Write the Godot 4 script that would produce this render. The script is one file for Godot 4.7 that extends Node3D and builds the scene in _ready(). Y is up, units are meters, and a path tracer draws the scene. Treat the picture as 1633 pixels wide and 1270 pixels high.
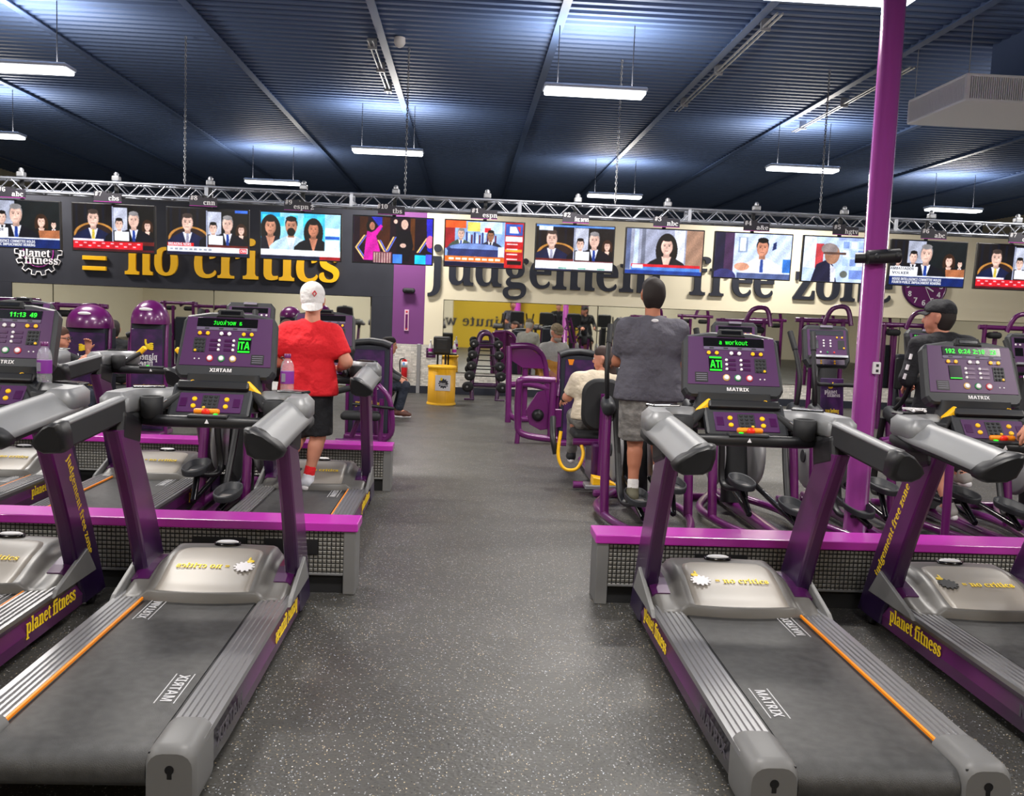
extends Node3D
# A gym hall: x to the right, the mirrored sign wall at z = -18, the camera at the aisle's near end.

class MB:
	var st := SurfaceTool.new()
	var xf := Transform3D.IDENTITY
	var g := 0
	var shade = null
	func _init():
		st.begin(Mesh.PRIMITIVE_TRIANGLES)
	func put2(sides: PackedVector3Array, caps: PackedVector3Array, smooth := true):
		for i in sides.size(): sides[i] = xf * sides[i]
		for i in caps.size(): caps[i] = xf * caps[i]
		var vol := 0.0
		var c := sides[0] if sides.size() else caps[0]
		for part in [sides, caps]:
			for i in range(0, part.size(), 3):
				vol += (part[i] - c).dot((part[i + 1] - c).cross(part[i + 2] - c))
		var flip := vol > 0.0
		emit(sides, flip, smooth)
		emit(caps, flip, false)
		g += 1
	func emit(t: PackedVector3Array, flip: bool, smooth: bool):
		st.set_smooth_group(g if smooth else 0xFFFFFFFF)
		var col: bool = shade != null
		for i in range(0, t.size(), 3):
			for k in ([0, 2, 1] if flip else [0, 1, 2]):
				var p := t[i + k]
				if col: st.set_color(shade.call(p))
				st.add_vertex(p)
	func loft(rings: Array, caps := true, smooth := true, loop := false):
		var s := PackedVector3Array()
		var n: int = rings[0].size()
		var m := rings.size()
		for i in (m if loop else m - 1):
			var a: PackedVector3Array = rings[i]
			var b: PackedVector3Array = rings[(i + 1) % m]
			for j in n:
				var k := (j + 1) % n
				s.append(a[j]); s.append(b[j]); s.append(b[k])
				s.append(a[j]); s.append(b[k]); s.append(a[k])
		var c := PackedVector3Array()
		if caps and not loop:
			for e in 2:
				var r: PackedVector3Array = rings[0] if e == 0 else rings[m - 1]
				var mid := Vector3.ZERO
				for p in r: mid += p
				mid /= n
				for j in n:
					var k := (j + 1) % n
					if e == 0:
						c.append(mid); c.append(r[j]); c.append(r[k])
					else:
						c.append(mid); c.append(r[k]); c.append(r[j])
		put2(s, c, smooth)
	# box with rounded (seg > 1) or chamfered edges
	func box(c: Vector3, s: Vector3, b := 0.004, seg := 1, basis := Basis.IDENTITY, smooth := false):
		b = minf(b, minf(s.x, minf(s.y, s.z)) * 0.49)
		var rings := []
		var hy := s.y / 2
		for e in 2:
			for q in seg + 1:
				var a := PI / 2 * q / seg
				var inset := b * (1 - sin(a)) if e == 0 else b * (1 - cos(a))
				var y := -hy + b * (1 - cos(a)) if e == 0 else hy - b * (1 - sin(a))
				var ring := PackedVector3Array()
				for corner in 4:
					var sx: float = [1, -1, -1, 1][corner]
					var sz: float = [1, 1, -1, -1][corner]
					for w in seg + 1:
						var t := PI / 2 * (corner + float(w) / seg)
						var r := b - inset
						ring.append(c + basis * Vector3(sx * (s.x / 2 - b) + r * cos(t), y, sz * (s.z / 2 - b) + r * sin(t)))
				rings.append(ring)
		loft(rings, true, smooth)
	# polygon (2D) extruded between d0 and d1 along an axis, chamfered by b; to3 maps (u, v, d) to a point
	func prism(poly: PackedVector2Array, to3: Callable, d0: float, d1: float, b := 0.004, smooth := false):
		var n := poly.size()
		var area := 0.0
		for i in n: area += poly[i].cross(poly[(i + 1) % n])
		var sg := 1.0 if area > 0 else -1.0
		var inner := PackedVector2Array()
		for i in n:
			var e0 := (poly[i] - poly[(i + n - 1) % n]).normalized()
			var e1 := (poly[(i + 1) % n] - poly[i]).normalized()
			var nn := (Vector2(-e0.y, e0.x) + Vector2(-e1.y, e1.x)) * sg
			nn = nn.normalized() / maxf(0.4, nn.length() / 2)
			inner.append(poly[i] + nn * b)
		var rings := []
		var lay := [[inner, d0], [poly, d0 + b], [poly, d1 - b], [inner, d1]] if b > 0 else [[poly, d0], [poly, d1]]
		for l in lay:
			var ring := PackedVector3Array()
			for p in l[0]: ring.append(to3.call(p.x, p.y, l[1]))
			rings.append(ring)
		var s := PackedVector3Array()
		for i in rings.size() - 1:
			for j in n:
				var k := (j + 1) % n
				s.append(rings[i][j]); s.append(rings[i + 1][j]); s.append(rings[i + 1][k])
				s.append(rings[i][j]); s.append(rings[i + 1][k]); s.append(rings[i][k])
		var c := PackedVector3Array()
		var tri := Geometry2D.triangulate_polygon(inner if b > 0 else poly)
		# the caps must wind against the sides: triangulation keeps one orientation, the sides follow the polygon's
		for i in range(0, tri.size(), 3):
			var q0: Vector2 = poly[tri[i]]
			var ccw: bool = (poly[tri[i + 1]] - q0).cross(poly[tri[i + 2]] - q0) > 0
			var same: bool = ccw == (sg > 0)
			var o := [tri[i], tri[i + 1], tri[i + 2]] if same else [tri[i], tri[i + 2], tri[i + 1]]
			for q in [0, 1, 2]: c.append(rings[0][o[q]])
			for q in [0, 2, 1]: c.append(rings[rings.size() - 1][o[q]])
		put2(s, c, smooth)
	func frames(path: Array, up: Vector3) -> Array:
		var out := []
		var prev := Vector3.ZERO
		for i in path.size():
			var t: Vector3 = (path[mini(i + 1, path.size() - 1)] - path[maxi(i - 1, 0)]).normalized()
			var u: Vector3
			if i == 0:
				u = up - t * up.dot(t)
				if u.length() < 0.05: u = t.cross(Vector3(0.31, 0.2, 0.93))
			else:
				u = prev - t * prev.dot(t)
			u = u.normalized()
			prev = u
			out.append([u, t.cross(u).normalized()])
		return out
	# section: points (across, up) swept along the path; scale per point optional
	func sweep(path: Array, section: PackedVector2Array, up := Vector3.UP, scales := [], smooth := true, caps := true):
		var fr := frames(path, up)
		var rings := []
		for i in path.size():
			var k: float = scales[i] if i < scales.size() else 1.0
			var ring := PackedVector3Array()
			for q in section: ring.append(path[i] + (fr[i][1] * q.x + fr[i][0] * q.y) * k)
			rings.append(ring)
		loft(rings, caps, smooth)
	func tube(path: Array, r: float, sides := 10, r2 := -1.0, up := Vector3.UP):
		var sec := PackedVector2Array()
		for i in sides: sec.append(Vector2(cos(TAU * i / sides), sin(TAU * i / sides)) * r)
		var sc := []
		if r2 > 0:
			for i in path.size(): sc.append(lerpf(1.0, r2 / r, float(i) / (path.size() - 1)))
		sweep(path, sec, up, sc)
	# profile of (radius, height) turned about an axis frame
	func lathe(prof: Array, sides := 20, at := Transform3D.IDENTITY, smooth := true):
		var rings := []
		for p in prof:
			var ring := PackedVector3Array()
			for i in sides:
				var a := TAU * i / sides
				ring.append(at * Vector3(p.x * cos(a), p.y, p.x * sin(a)))
			rings.append(ring)
		loft(rings, true, smooth)
	func ball(c: Vector3, r: Vector3, n := 10, m := 16, basis := Basis.IDENTITY):
		var rings := []
		for i in range(0, n + 1):
			var a := clampf(PI * i / n, 0.03, PI - 0.03)
			var ring := PackedVector3Array()
			for j in m:
				var b := TAU * j / m
				ring.append(c + basis * Vector3(r.x * sin(a) * cos(b), r.y * cos(a), r.z * sin(a) * sin(b)))
			rings.append(ring)
		loft(rings)
	# surface nets over capsules [a, b, ra, rb, stretch, cut]; stretch squeezes across z, cut is a plane (normal, point) that ends that piece
	func flesh(prims: Array, cell: float, k := 0.03):
		var lo := Vector3.ONE * 1e6
		var hi := -lo
		for p in prims:
			var r: float = maxf(p[2], p[3]) + cell * 2
			lo = lo.min(p[0].min(p[1]) - Vector3.ONE * r)
			hi = hi.max(p[0].max(p[1]) + Vector3.ONE * r)
		var nx := int((hi.x - lo.x) / cell) + 2
		var ny := int((hi.y - lo.y) / cell) + 2
		var nz := int((hi.z - lo.z) / cell) + 2
		var f := PackedFloat32Array()
		f.resize(nx * ny * nz)
		f.fill(1.0)
		for p in prims:
			var a: Vector3 = p[0]
			var b: Vector3 = p[1]
			var ra: float = p[2]
			var rb: float = p[3]
			var fl: float = p[4] if p.size() > 4 else 1.0
			var cut = p[5] if p.size() > 5 else null
			var ab := b - a
			ab.z /= fl
			var l2 := maxf(ab.length_squared(), 1e-9)
			var mar := maxf(ra, rb) + k + cell
			var i0 := Vector3i(((a.min(b) - lo - Vector3.ONE * mar) / cell).floor()).clamp(Vector3i.ZERO, Vector3i(nx - 1, ny - 1, nz - 1))
			var i1 := Vector3i(((a.max(b) - lo + Vector3.ONE * mar) / cell).ceil()).clamp(Vector3i.ZERO, Vector3i(nx - 1, ny - 1, nz - 1))
			for z in range(i0.z, i1.z + 1):
				for y in range(i0.y, i1.y + 1):
					var row := (z * ny + y) * nx
					for x in range(i0.x, i1.x + 1):
						var q := Vector3(lo.x + x * cell - a.x, lo.y + y * cell - a.y, (lo.z + z * cell - a.z) / fl)
						var t := clampf(q.dot(ab) / l2, 0.0, 1.0)
						var d := (q - ab * t).length() - lerpf(ra, rb, t)
						if cut != null:
							d = maxf(d, (Vector3(lo.x + x * cell, lo.y + y * cell, lo.z + z * cell) - cut[1]).dot(cut[0]))
						var e := f[row + x]
						var h := maxf(k - absf(d - e), 0.0) / k
						f[row + x] = minf(d, e) - h * h * k * 0.25
		var ids := {}
		var pts := PackedVector3Array()
		var sy := nx
		var sz := nx * ny
		var offs := [0, 1, sy, sy + 1, sz, sz + 1, sz + sy, sz + sy + 1]
		for z in nz - 1:
			for y in ny - 1:
				var row := (z * ny + y) * nx
				for x in nx - 1:
					var i := row + x
					var v0 := f[i] < 0
					if v0 == (f[i + 1] < 0) and v0 == (f[i + sy] < 0) and v0 == (f[i + sy + 1] < 0) and v0 == (f[i + sz] < 0) and v0 == (f[i + sz + 1] < 0) and v0 == (f[i + sz + sy] < 0) and v0 == (f[i + sz + sy + 1] < 0):
						continue
					var sum := Vector3.ZERO
					var cnt := 0
					for e in 12:
						var ax: int = e / 4
						var m: int = e % 4
						var c0: int = [[0, 2, 4, 6], [0, 1, 4, 5], [0, 1, 2, 3]][ax][m]
						var c1: int = c0 + [1, 2, 4][ax]
						var d0 := f[i + offs[c0]]
						var d1 := f[i + offs[c1]]
						if (d0 < 0) != (d1 < 0):
							var t := d0 / (d0 - d1)
							var p := Vector3(c0 & 1, (c0 >> 1) & 1, c0 >> 2)
							p[ax] = t
							sum += p
							cnt += 1
					ids[i] = pts.size()
					pts.append(lo + (Vector3(x, y, z) + sum / cnt) * cell)
		var tr := PackedVector3Array()
		for i in ids:
			var inside := f[i] < 0
			for ax in 3:
				var st1: int = [1, sy, sz][ax]
				if (f[i + st1] < 0) == inside: continue
				var u: int = [sy, sz, 1][ax]
				var w: int = [sz, 1, sy][ax]
				if not (ids.has(i - u) and ids.has(i - w) and ids.has(i - u - w)): continue
				var q := [pts[ids[i]], pts[ids[i - u]], pts[ids[i - u - w]], pts[ids[i - w]]]
				for o in ([0, 1, 2, 0, 2, 3] if inside else [0, 2, 1, 0, 3, 2]): tr.append(q[o])
		if tr.size(): put2(tr, PackedVector3Array(), true)

var taken := {}
var mats := {}
var letter := {}

func numbered(n: String) -> String:
	var k: int = taken.get(n, 0)
	taken[n] = k + 1
	return n if k == 0 else "%s_%03d" % [n, k]

func metas(o: Node, label := "", category := "", group := "", kind := ""):
	if label: o.set_meta("label", label)
	if category: o.set_meta("category", category)
	if group: o.set_meta("group", group)
	if kind: o.set_meta("kind", kind)

func thing(called: String, label: String, category: String, at := Vector3.ZERO, turn := 0.0, group := "") -> Node3D:
	var o := Node3D.new()
	o.name = numbered(called)
	add_child(o, true)
	o.position = at
	o.rotation.y = turn
	metas(o, label, category, group)
	return o

func part(parent: Node, called: String, m: MB, material: Material, kind := "") -> MeshInstance3D:
	m.st.generate_normals()
	return mesh_part(parent, called, m.st.commit(), material, kind)

func mesh_part(parent: Node, called: String, mesh: Mesh, material: Material, kind := "") -> MeshInstance3D:
	var o := MeshInstance3D.new()
	o.mesh = mesh
	o.material_override = material
	o.name = numbered(called) if parent == self else called
	parent.add_child(o, true)
	if kind: o.set_meta("kind", kind)
	return o

func lift(q: MeshInstance3D, v: Vector3) -> MeshInstance3D:
	q.position = v
	return q

func struct(called: String, m: MB, material: Material, label: String) -> MeshInstance3D:
	var o := part(self, called, m, material)
	metas(o, label, "", "", "structure")
	return o

func rgb(r: float, g: float, b: float) -> Color:
	return Color(r / 255.0, g / 255.0, b / 255.0)

func mat(key: String, c: Color, rough := 0.5, metal := 0.0, coat := 0.0) -> StandardMaterial3D:
	if mats.has(key): return mats[key]
	var m := StandardMaterial3D.new()
	m.resource_name = key
	m.albedo_color = c
	m.roughness = rough
	m.metallic = metal
	if coat > 0:
		m.clearcoat_enabled = true
		m.clearcoat = coat
		m.clearcoat_roughness = 0.12
	mats[key] = m
	return m

func glow(key: String, c: Color, energy := 1.0) -> StandardMaterial3D:
	if mats.has(key): return mats[key]
	var m := mat(key, c * 0.3, 0.4)
	m.emission_enabled = true
	m.emission = c
	m.emission_energy_multiplier = energy
	return m

func noise_tex(fr: float, lo: Color, hi: Color, sd: int, size := 256, normal := false, bump := 4.0) -> NoiseTexture2D:
	var n := FastNoiseLite.new()
	n.seed = sd
	n.frequency = fr
	n.fractal_octaves = 4
	var t := NoiseTexture2D.new()
	t.width = size
	t.height = size
	t.seamless = true
	t.noise = n
	if normal:
		t.as_normal_map = true
		t.bump_strength = bump
	else:
		var g := Gradient.new()
		g.set_color(0, lo)
		g.set_color(1, hi)
		t.color_ramp = g
	return t

func tri(m: StandardMaterial3D, scale: float, world := true) -> StandardMaterial3D:
	m.uv1_triplanar = true
	m.uv1_world_triplanar = world
	m.uv1_scale = Vector3.ONE * scale
	return m

func rrect(w: float, h: float, r: float, seg := 3) -> PackedVector2Array:
	var o := PackedVector2Array()
	for c in 4:
		var sx: float = [1, -1, -1, 1][c]
		var sy: float = [1, 1, -1, -1][c]
		for k in seg + 1:
			var t := PI / 2 * (c + float(k) / seg)
			o.append(Vector2(sx * (w / 2 - r) + r * cos(t), sy * (h / 2 - r) + r * sin(t)))
	return o

func curve(pts: Array, n := 6) -> Array:
	var o := []
	for i in pts.size() - 1:
		var p0: Vector3 = pts[maxi(i - 1, 0)]
		var p3: Vector3 = pts[mini(i + 2, pts.size() - 1)]
		for k in n: o.append(pts[i].cubic_interpolate(pts[i + 1], p0, p3, float(k) / n))
	o.append(pts[pts.size() - 1])
	return o

func yz(u: float, v: float, d: float) -> Vector3: return Vector3(d, v, u)
func xy(u: float, v: float, d: float) -> Vector3: return Vector3(u, v, d)
func xz(u: float, v: float, d: float) -> Vector3: return Vector3(u, d, v)

func frame(o: Vector3, right: Vector3, up: Vector3) -> Transform3D:
	return Transform3D(Basis(right.normalized(), up.normalized(), right.cross(up).normalized()), o)

var fonts := {}
func font(face: String, bold := true) -> SystemFont:
	var key := face + str(bold)
	if not fonts.has(key):
		var f := SystemFont.new()
		f.font_names = PackedStringArray([face])
		f.font_weight = 700 if bold else 400
		fonts[key] = f
	return fonts[key]

func text_mesh(s: String, size: float, depth: float, face := "Droid Serif", step := 3.0) -> TextMesh:
	var t := TextMesh.new()
	t.text = s
	t.font = font(face)
	t.font_size = 48
	t.pixel_size = size / 48.0
	t.depth = depth
	t.curve_step = step
	return t

# flat lettering on a plane: at is the middle of the words, size the height of the em, width fits it if given
func text(parent: Node, s: String, m: Material, size: float, at: Transform3D, flip := false, width := 0.0, face := "Droid Serif", depth := 0.002, called := "lettering") -> MeshInstance3D:
	var t := text_mesh(s, size, depth, face)
	var o := mesh_part(parent, called, t, m)
	var k := 1.0
	if width > 0: k = width / maxf(t.get_aabb().size.x, 0.001)
	o.transform = at * Transform3D(Basis(Vector3(-k if flip else k, 0, 0), Vector3(0, 1, 0), Vector3(0, 0, 1)), Vector3.ZERO)
	return o

func gear(r: float, r2: float, teeth: int) -> PackedVector2Array:
	var o := PackedVector2Array()
	for i in teeth:
		for q in [[-0.30, r], [-0.20, r2], [0.20, r2], [0.30, r]]:
			var a: float = TAU * (i + q[0]) / teeth
			o.append(Vector2(cos(a), sin(a)) * q[1])
	return o

const CEIL := 5.1
const WALL := -18.0
const LAMPS := [Vector3(1.43, 4.3, -11.55), Vector3(-1.48, 4.3, -16.72), Vector3(3.21, 4.3, -21.4), Vector3(-4.48, 4.3, -21.78), Vector3(5.74, 4.3, -16.45), Vector3(10.86, 4.3, -21.05), Vector3(-5.46, 4.3, -11.83), Vector3(2.92, 4.3, -7.75)]
const LAMPS_BEHIND := [Vector3(-2.9, 4.3, -7.3), Vector3(-8.4, 4.3, -17.0), Vector3(8.6, 4.3, -11.7), Vector3(9.4, 4.3, -6.8), Vector3(-8.6, 4.3, -6.6), Vector3(0.1, 4.3, -3.0), Vector3(5.6, 4.3, -2.6), Vector3(-5.6, 4.3, -2.6), Vector3(1.2, 4.3, 1.2), Vector3(-6.2, 4.3, 0.8), Vector3(7.4, 4.3, 0.8)]

func _ready():
	# ---- camera, air and exposure
	var cam := Camera3D.new()
	cam.name = "camera"
	cam.fov = rad_to_deg(2.0 * atan(635.0 / 1500.0))
	cam.position = Vector3(0, 1.65, 0)
	cam.rotation_degrees = Vector3(-5.33, -2.9, 2.3)
	cam.near = 0.05
	cam.far = 120.0
	add_child(cam)
	cam.current = true
	var we := WorldEnvironment.new()
	we.name = "surroundings"
	var env := Environment.new()
	env.background_mode = Environment.BG_COLOR
	env.background_color = Color(0.01, 0.012, 0.02)
	env.tonemap_mode = Environment.TONE_MAPPER_LINEAR
	env.tonemap_exposure = 1.15
	env.sdfgi_enabled = true
	env.ssao_enabled = true
	env.ssil_enabled = true
	we.environment = env
	add_child(we)
	# ---- the lamps of the hall
	var i := 0
	for p in LAMPS:
		ceiling_lamp(p, ["long white ceiling lamp hanging alone above the middle of the aisle", "white ceiling lamp hanging in front of the dark sign wall, beside a truss chain", "small far white lamp hanging on a chain just above the truss, behind the cream wall", "small far white lamp above the truss over the yellow lettering", "white ceiling lamp right of the middle, near the purple column and a truss chain", "small far white lamp right of the purple column, low over the truss", "bright ceiling lamp cut by the left edge of the picture", "bright ceiling lamp cut by the top edge of the picture, nearest to the viewer"][i], 1.0)
		i += 1
	i = 0
	for p in LAMPS_BEHIND:
		ceiling_lamp(p, "ceiling lamp outside the picture over " + ["the left row of treadmills", "the far left mirror", "the machines right of the duct", "the right end of the ellipticals", "the left end of the hall", "the aisle's near end", "the right row of treadmills", "the far end of the left treadmill row", "the floor behind the viewer", "the rear wall at left", "the rear wall at right"][i], 1.0)
		i += 1
	make_materials()
	room()
	sign_wall()
	screens()
	plinths()
	treadmills()
	ellipticals()
	back_machines()
	people()
	small_things()

func ceiling_lamp(p: Vector3, label: String, k: float):
	var t := thing("ceiling_lamp", label, "lamp", p, 0.0, "white ceiling lamps")
	var m := MB.new()
	m.box(Vector3(0, 0.03, 0), Vector3(1.24, 0.05, 0.34), 0.02, 2)
	part(t, "housing", m, mat("lamp_white", Color(0.85, 0.87, 0.9), 0.4))
	m = MB.new()
	m.box(Vector3(0, -0.015, 0), Vector3(1.2, 0.045, 0.3), 0.02, 3)
	part(t, "diffuser", m, glow("lamp_glow", Color(0.95, 0.97, 1.0), 5.0))
	m = MB.new()
	for s in [-1, 1]: m.tube([Vector3(s * 0.45, 0.05, 0), Vector3(s * 0.45, CEIL - p.y, 0)], 0.006, 5)
	part(t, "hanger", m, mat("wire", Color(0.1, 0.11, 0.14), 0.5))
	for up in [false, true]:
		var l := AreaLight3D.new()
		l.name = "lamp_light"
		l.area_size = Vector2(1.15, 0.28)
		l.light_color = Color(1.0, 0.975, 0.94)
		l.light_energy = k * (UP_E if up else DOWN_E)
		l.area_range = 40.0
		l.area_attenuation = 2.0
		l.shadow_enabled = true
		l.position = Vector3(0, 0.075 if up else -0.05, 0)
		l.rotation_degrees.x = 90.0 if up else -90.0
		t.add_child(l, true)

const DOWN_E := 15.0
const UP_E := 7.0

func make_materials():
	mat("purple", rgb(98, 20, 95), 0.3, 0.1, 0.6)
	mat("purple_deep", rgb(64, 14, 68), 0.32, 0.1, 0.5)
	mat("magenta", rgb(182, 48, 168), 0.28, 0.0, 0.3)
	mat("badge_silver", rgb(228, 228, 230), 0.25)
	mat("face_purple", rgb(68, 26, 78), 0.45)
	mat("black", rgb(22, 22, 25), 0.45)
	mat("black_gloss", rgb(14, 14, 17), 0.18)
	mat("soft_black", rgb(23, 24, 27), 0.7)
	mat("charcoal", rgb(37, 39, 43), 0.5)
	var sil := mat("silver_shell", rgb(124, 125, 127), 0.42, 0.25)
	sil.normal_enabled = true
	sil.normal_texture = noise_tex(0.2, Color.BLACK, Color.WHITE, 9, 256, true, 1.2)
	sil.normal_scale = 0.25
	tri(sil, 6.0)
	mat("grey_plastic", rgb(112, 112, 112), 0.5)
	mat("hood_grey", rgb(92, 90, 87), 0.38)
	mat("hood_pale", rgb(142, 136, 128), 0.4)
	mat("cap_grey", rgb(98, 98, 98), 0.5)
	mat("chrome", rgb(205, 205, 208), 0.2, 0.9)
	mat("steel", rgb(168, 170, 175), 0.35, 0.7)
	mat("rail", rgb(150, 150, 152), 0.32, 0.75)
	mat("yellow", rgb(250, 190, 20), 0.4)
	mat("print_yellow", rgb(240, 205, 30), 0.5)
	mat("orange", rgb(245, 140, 15), 0.4)
	mat("print_white", rgb(225, 222, 225), 0.5)
	mat("cream", rgb(232, 222, 196), 0.85)
	mat("label_grey", rgb(120, 115, 130), 0.6)
	mat("red_print", rgb(200, 50, 60), 0.5)
	mat("green_print", rgb(40, 140, 80), 0.5)
	mat("sign_black", rgb(40, 38, 48), 0.6)
	mat("print_navy", rgb(20, 24, 60), 0.5)
	glow("lit_white", Color(0.95, 0.96, 1.0), 0.9)
	mat("navy", rgb(28, 32, 46), 0.6)
	mat("skin", rgb(205, 140, 115), 0.6)
	mat("skin_tan", rgb(176, 112, 84), 0.6)
	mat("hair", rgb(34, 26, 24), 0.75)
	mat("hair_brown", rgb(72, 46, 34), 0.75)
	mat("skirt_grey", rgb(70, 66, 74), 0.5)
	mat("belt_print", rgb(175, 175, 178), 0.6)
	mat("label_strip", rgb(96, 86, 112), 0.5)
	mat("tan_ring", rgb(214, 170, 90), 0.5)
	mat("rubber_grey", rgb(112, 108, 106), 0.8)
	mat("disc_grey", rgb(150, 150, 152), 0.4, 0.2)
	glow("led_green", Color(0.1, 1.0, 0.15), 1.3)
	glow("led_dim", Color(0.02, 0.28, 0.05), 0.8)
	var belt := mat("belt", rgb(66, 66, 66), 0.52)
	belt.albedo_texture = noise_tex(0.02, Color(0.72, 0.72, 0.72), Color(1, 1, 1), 4, 512)
	belt.normal_enabled = true
	belt.normal_texture = noise_tex(0.35, Color.BLACK, Color.WHITE, 5, 512, true, 3.0)
	belt.normal_scale = 0.35
	tri(belt, 1.6)
	# shirt cloth: soft folds
	for c in [["cloth_red", rgb(226, 28, 40)], ["cloth_grey", rgb(84, 82, 92)], ["cloth_black", rgb(24, 25, 30)], ["cloth_navy", rgb(32, 38, 52)], ["cloth_pale", rgb(170, 168, 164)], ["cloth_cream", rgb(214, 200, 178)], ["cloth_tan", rgb(196, 140, 60)], ["cloth_shorts", rgb(160, 156, 152)], ["cloth_white", rgb(225, 222, 220)]]:
		var m := mat(c[0], c[1], 0.85)
		m.normal_enabled = true
		m.normal_texture = noise_tex(0.012, Color.BLACK, Color.WHITE, 21, 256, true, 14.0)
		m.normal_scale = 0.8
		tri(m, 2.2, false)
	mats["cloth_shorts"].albedo_texture = noise_tex(0.02, Color(0.5, 0.5, 0.5), Color(1, 1, 1), 61)
	var po := mat("poster", Color.WHITE, 0.45)
	po.albedo_texture = noise_tex(0.012, rgb(26, 14, 52), rgb(84, 26, 98), 41)
	tri(po, 1.4, false)
	var cam := mat("camo", Color.WHITE, 0.9)
	cam.albedo_texture = noise_tex(0.03, rgb(70, 62, 48), rgb(165, 145, 115), 71)
	tri(cam, 5.0, false)

# ---------------------------------------------------------------- the room
func room():
	var rng := RandomNumberGenerator.new()
	rng.seed = 5
	# rubber floor with pale flecks
	var im := Image.create(2048, 2048, false, Image.FORMAT_RGB8)
	im.fill(Color(0.262, 0.255, 0.247))
	for i in 30000:
		var b := rng.randf_range(0.42, 0.9)
		var c: Color = [Color(b, b, b), Color(b, b * 0.9, b * 0.72), Color(b * 0.9, b * 0.94, b), Color(0.09, 0.09, 0.09), Color(0.13, 0.12, 0.12)][rng.randi() % 5]
		var w := rng.randi_range(2, 4)
		var x := rng.randi() % 2040
		var y := rng.randi() % 2040
		im.fill_rect(Rect2i(x, y, w, rng.randi_range(1, 3)), c)
		im.fill_rect(Rect2i(x + rng.randi_range(0, 1), y + 1, rng.randi_range(1, 3), rng.randi_range(1, 4)), c)
	var fm := mat("rubber_floor", Color(1, 1, 1), 0.5)
	fm.albedo_texture = ImageTexture.create_from_image(im)
	tri(fm, 0.36)
	fm.roughness_texture = noise_tex(0.008, Color(0.75, 0.75, 0.75), Color(1, 1, 1), 3, 512)
	fm.normal_enabled = true
	fm.normal_texture = noise_tex(0.25, Color.BLACK, Color.WHITE, 8, 512, true, 4.0)
	fm.normal_scale = 0.08
	var m := MB.new()
	m.box(Vector3(1.5, -0.1, -13.0), Vector3(30, 0.2, 34), 0.0)
	struct("floor", m, fm, "dark grey rubber gym floor with pale speckles")
	# corrugated ceiling deck and joists
	var cm := mat("ceiling_paint", rgb(76, 97, 136), 0.6)
	m = MB.new()
	var prof := PackedVector2Array()
	var z := -30.0
	while z < 4.0:
		for q in [[0.0, 0.0], [0.02, 0.04], [0.10, 0.04], [0.12, 0.0]]: prof.append(Vector2(z + q[0], CEIL + q[1]))
		z += 0.2
	prof.append(Vector2(4.0, CEIL))
	prof.append(Vector2(4.0, CEIL + 0.25))
	prof.append(Vector2(-30.0, CEIL + 0.25))
	m.prism(prof, yz, -13.5, 16.5, 0.0)
	struct("ceiling", m, cm, "dark blue corrugated steel ceiling deck")
	var jm := mat("joist_paint", rgb(82, 102, 140), 0.45)
	for k in range(-6, 8):
		m = MB.new()
		var x := -1.22 + 2.2 * k
		m.box(Vector3(x, CEIL - 0.04, -13), Vector3(0.1, 0.012, 34), 0.0)
		m.box(Vector3(x, CEIL - 0.0, -13), Vector3(0.016, 0.09, 34), 0.0)
		metas(struct("trim_%d" % (k + 7), m, jm, "blue painted steel joist running along under the ceiling"), "", "", "ceiling joists")
	# outer walls with thickness
	var wm := mat("far_wall", rgb(80, 96, 128), 0.8)
	m = MB.new()
	m.box(Vector3(1.5, 2.6, -30.1), Vector3(30.4, 5.6, 0.2), 0.0)
	struct("wall_far", m, wm, "dark blue far wall behind the sign wall")
	m = MB.new()
	m.box(Vector3(-13.6, 2.6, -13), Vector3(0.2, 5.6, 34.4), 0.0)
	struct("wall_left", m, mats["cream"], "cream side wall on the left, out of the picture")
	m = MB.new()
	m.box(Vector3(16.6, 2.6, -13), Vector3(0.2, 5.6, 34.4), 0.0)
	struct("wall_right", m, mats["cream"], "cream side wall on the right, out of the picture")
	m = MB.new()
	m.box(Vector3(1.5, 2.6, 4.1), Vector3(30.4, 5.6, 0.2), 0.0)
	struct("wall_rear", m, mats["cream"], "cream wall behind the viewer, seen in the mirror")
	# the ochre part of that wall, with its words
	m = MB.new()
	m.box(Vector3(2.2, 1.6, 3.985), Vector3(5.6, 3.2, 0.03), 0.0)
	var oc := mat("ochre_paint", rgb(196, 164, 40), 0.8)
	struct("trim_21", m, oc, "ochre yellow painted band of the wall behind the viewer")
	var sg := thing("wall_lettering", "dark words 30 minute workout on the ochre wall, reversed in the mirror", "sign", Vector3(2.75, 1.12, 3.96))
	var x2 := 0.0
	for ch in "30 minute workout":
		if ch != " ":
			var tm := text_mesh(ch, 0.58, 0.02)
			var o := mesh_part(sg, "letter", tm, mats["navy"])
			var w: float = tm.get_aabb().size.x
			o.transform = Transform3D(Basis(Vector3.UP, PI), Vector3(-x2 - w / 2, 0, 0))
			x2 += w + 0.035
		else:
			x2 += 0.2
	for q in [[2.05, 3.5, "pink"], [4.9, 3.4, "deep"]]:
		m = MB.new()
		m.lathe([Vector2(0.16, 0), Vector2(0.16, CEIL)], 20)
		var col := part(self, "column", m, mat("pink_paint", rgb(205, 70, 190), 0.4) if q[2] == "pink" else mats["purple"])
		col.position = Vector3(q[0], 0, q[1])
		metas(col, "round %s column by the rear wall, seen only in the mirror" % ("pink" if q[2] == "pink" else "deep purple"), "column", "", "structure")
	# the purple column in the room
	m = MB.new()
	m.lathe([Vector2(0.15, 0), Vector2(0.15, 0.015), Vector2(0.086, 0.02), Vector2(0.084, CEIL)], 28)
	var pc := part(self, "column", m, mat("column_paint", rgb(142, 58, 134), 0.22, 0.0, 0.6))
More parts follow.
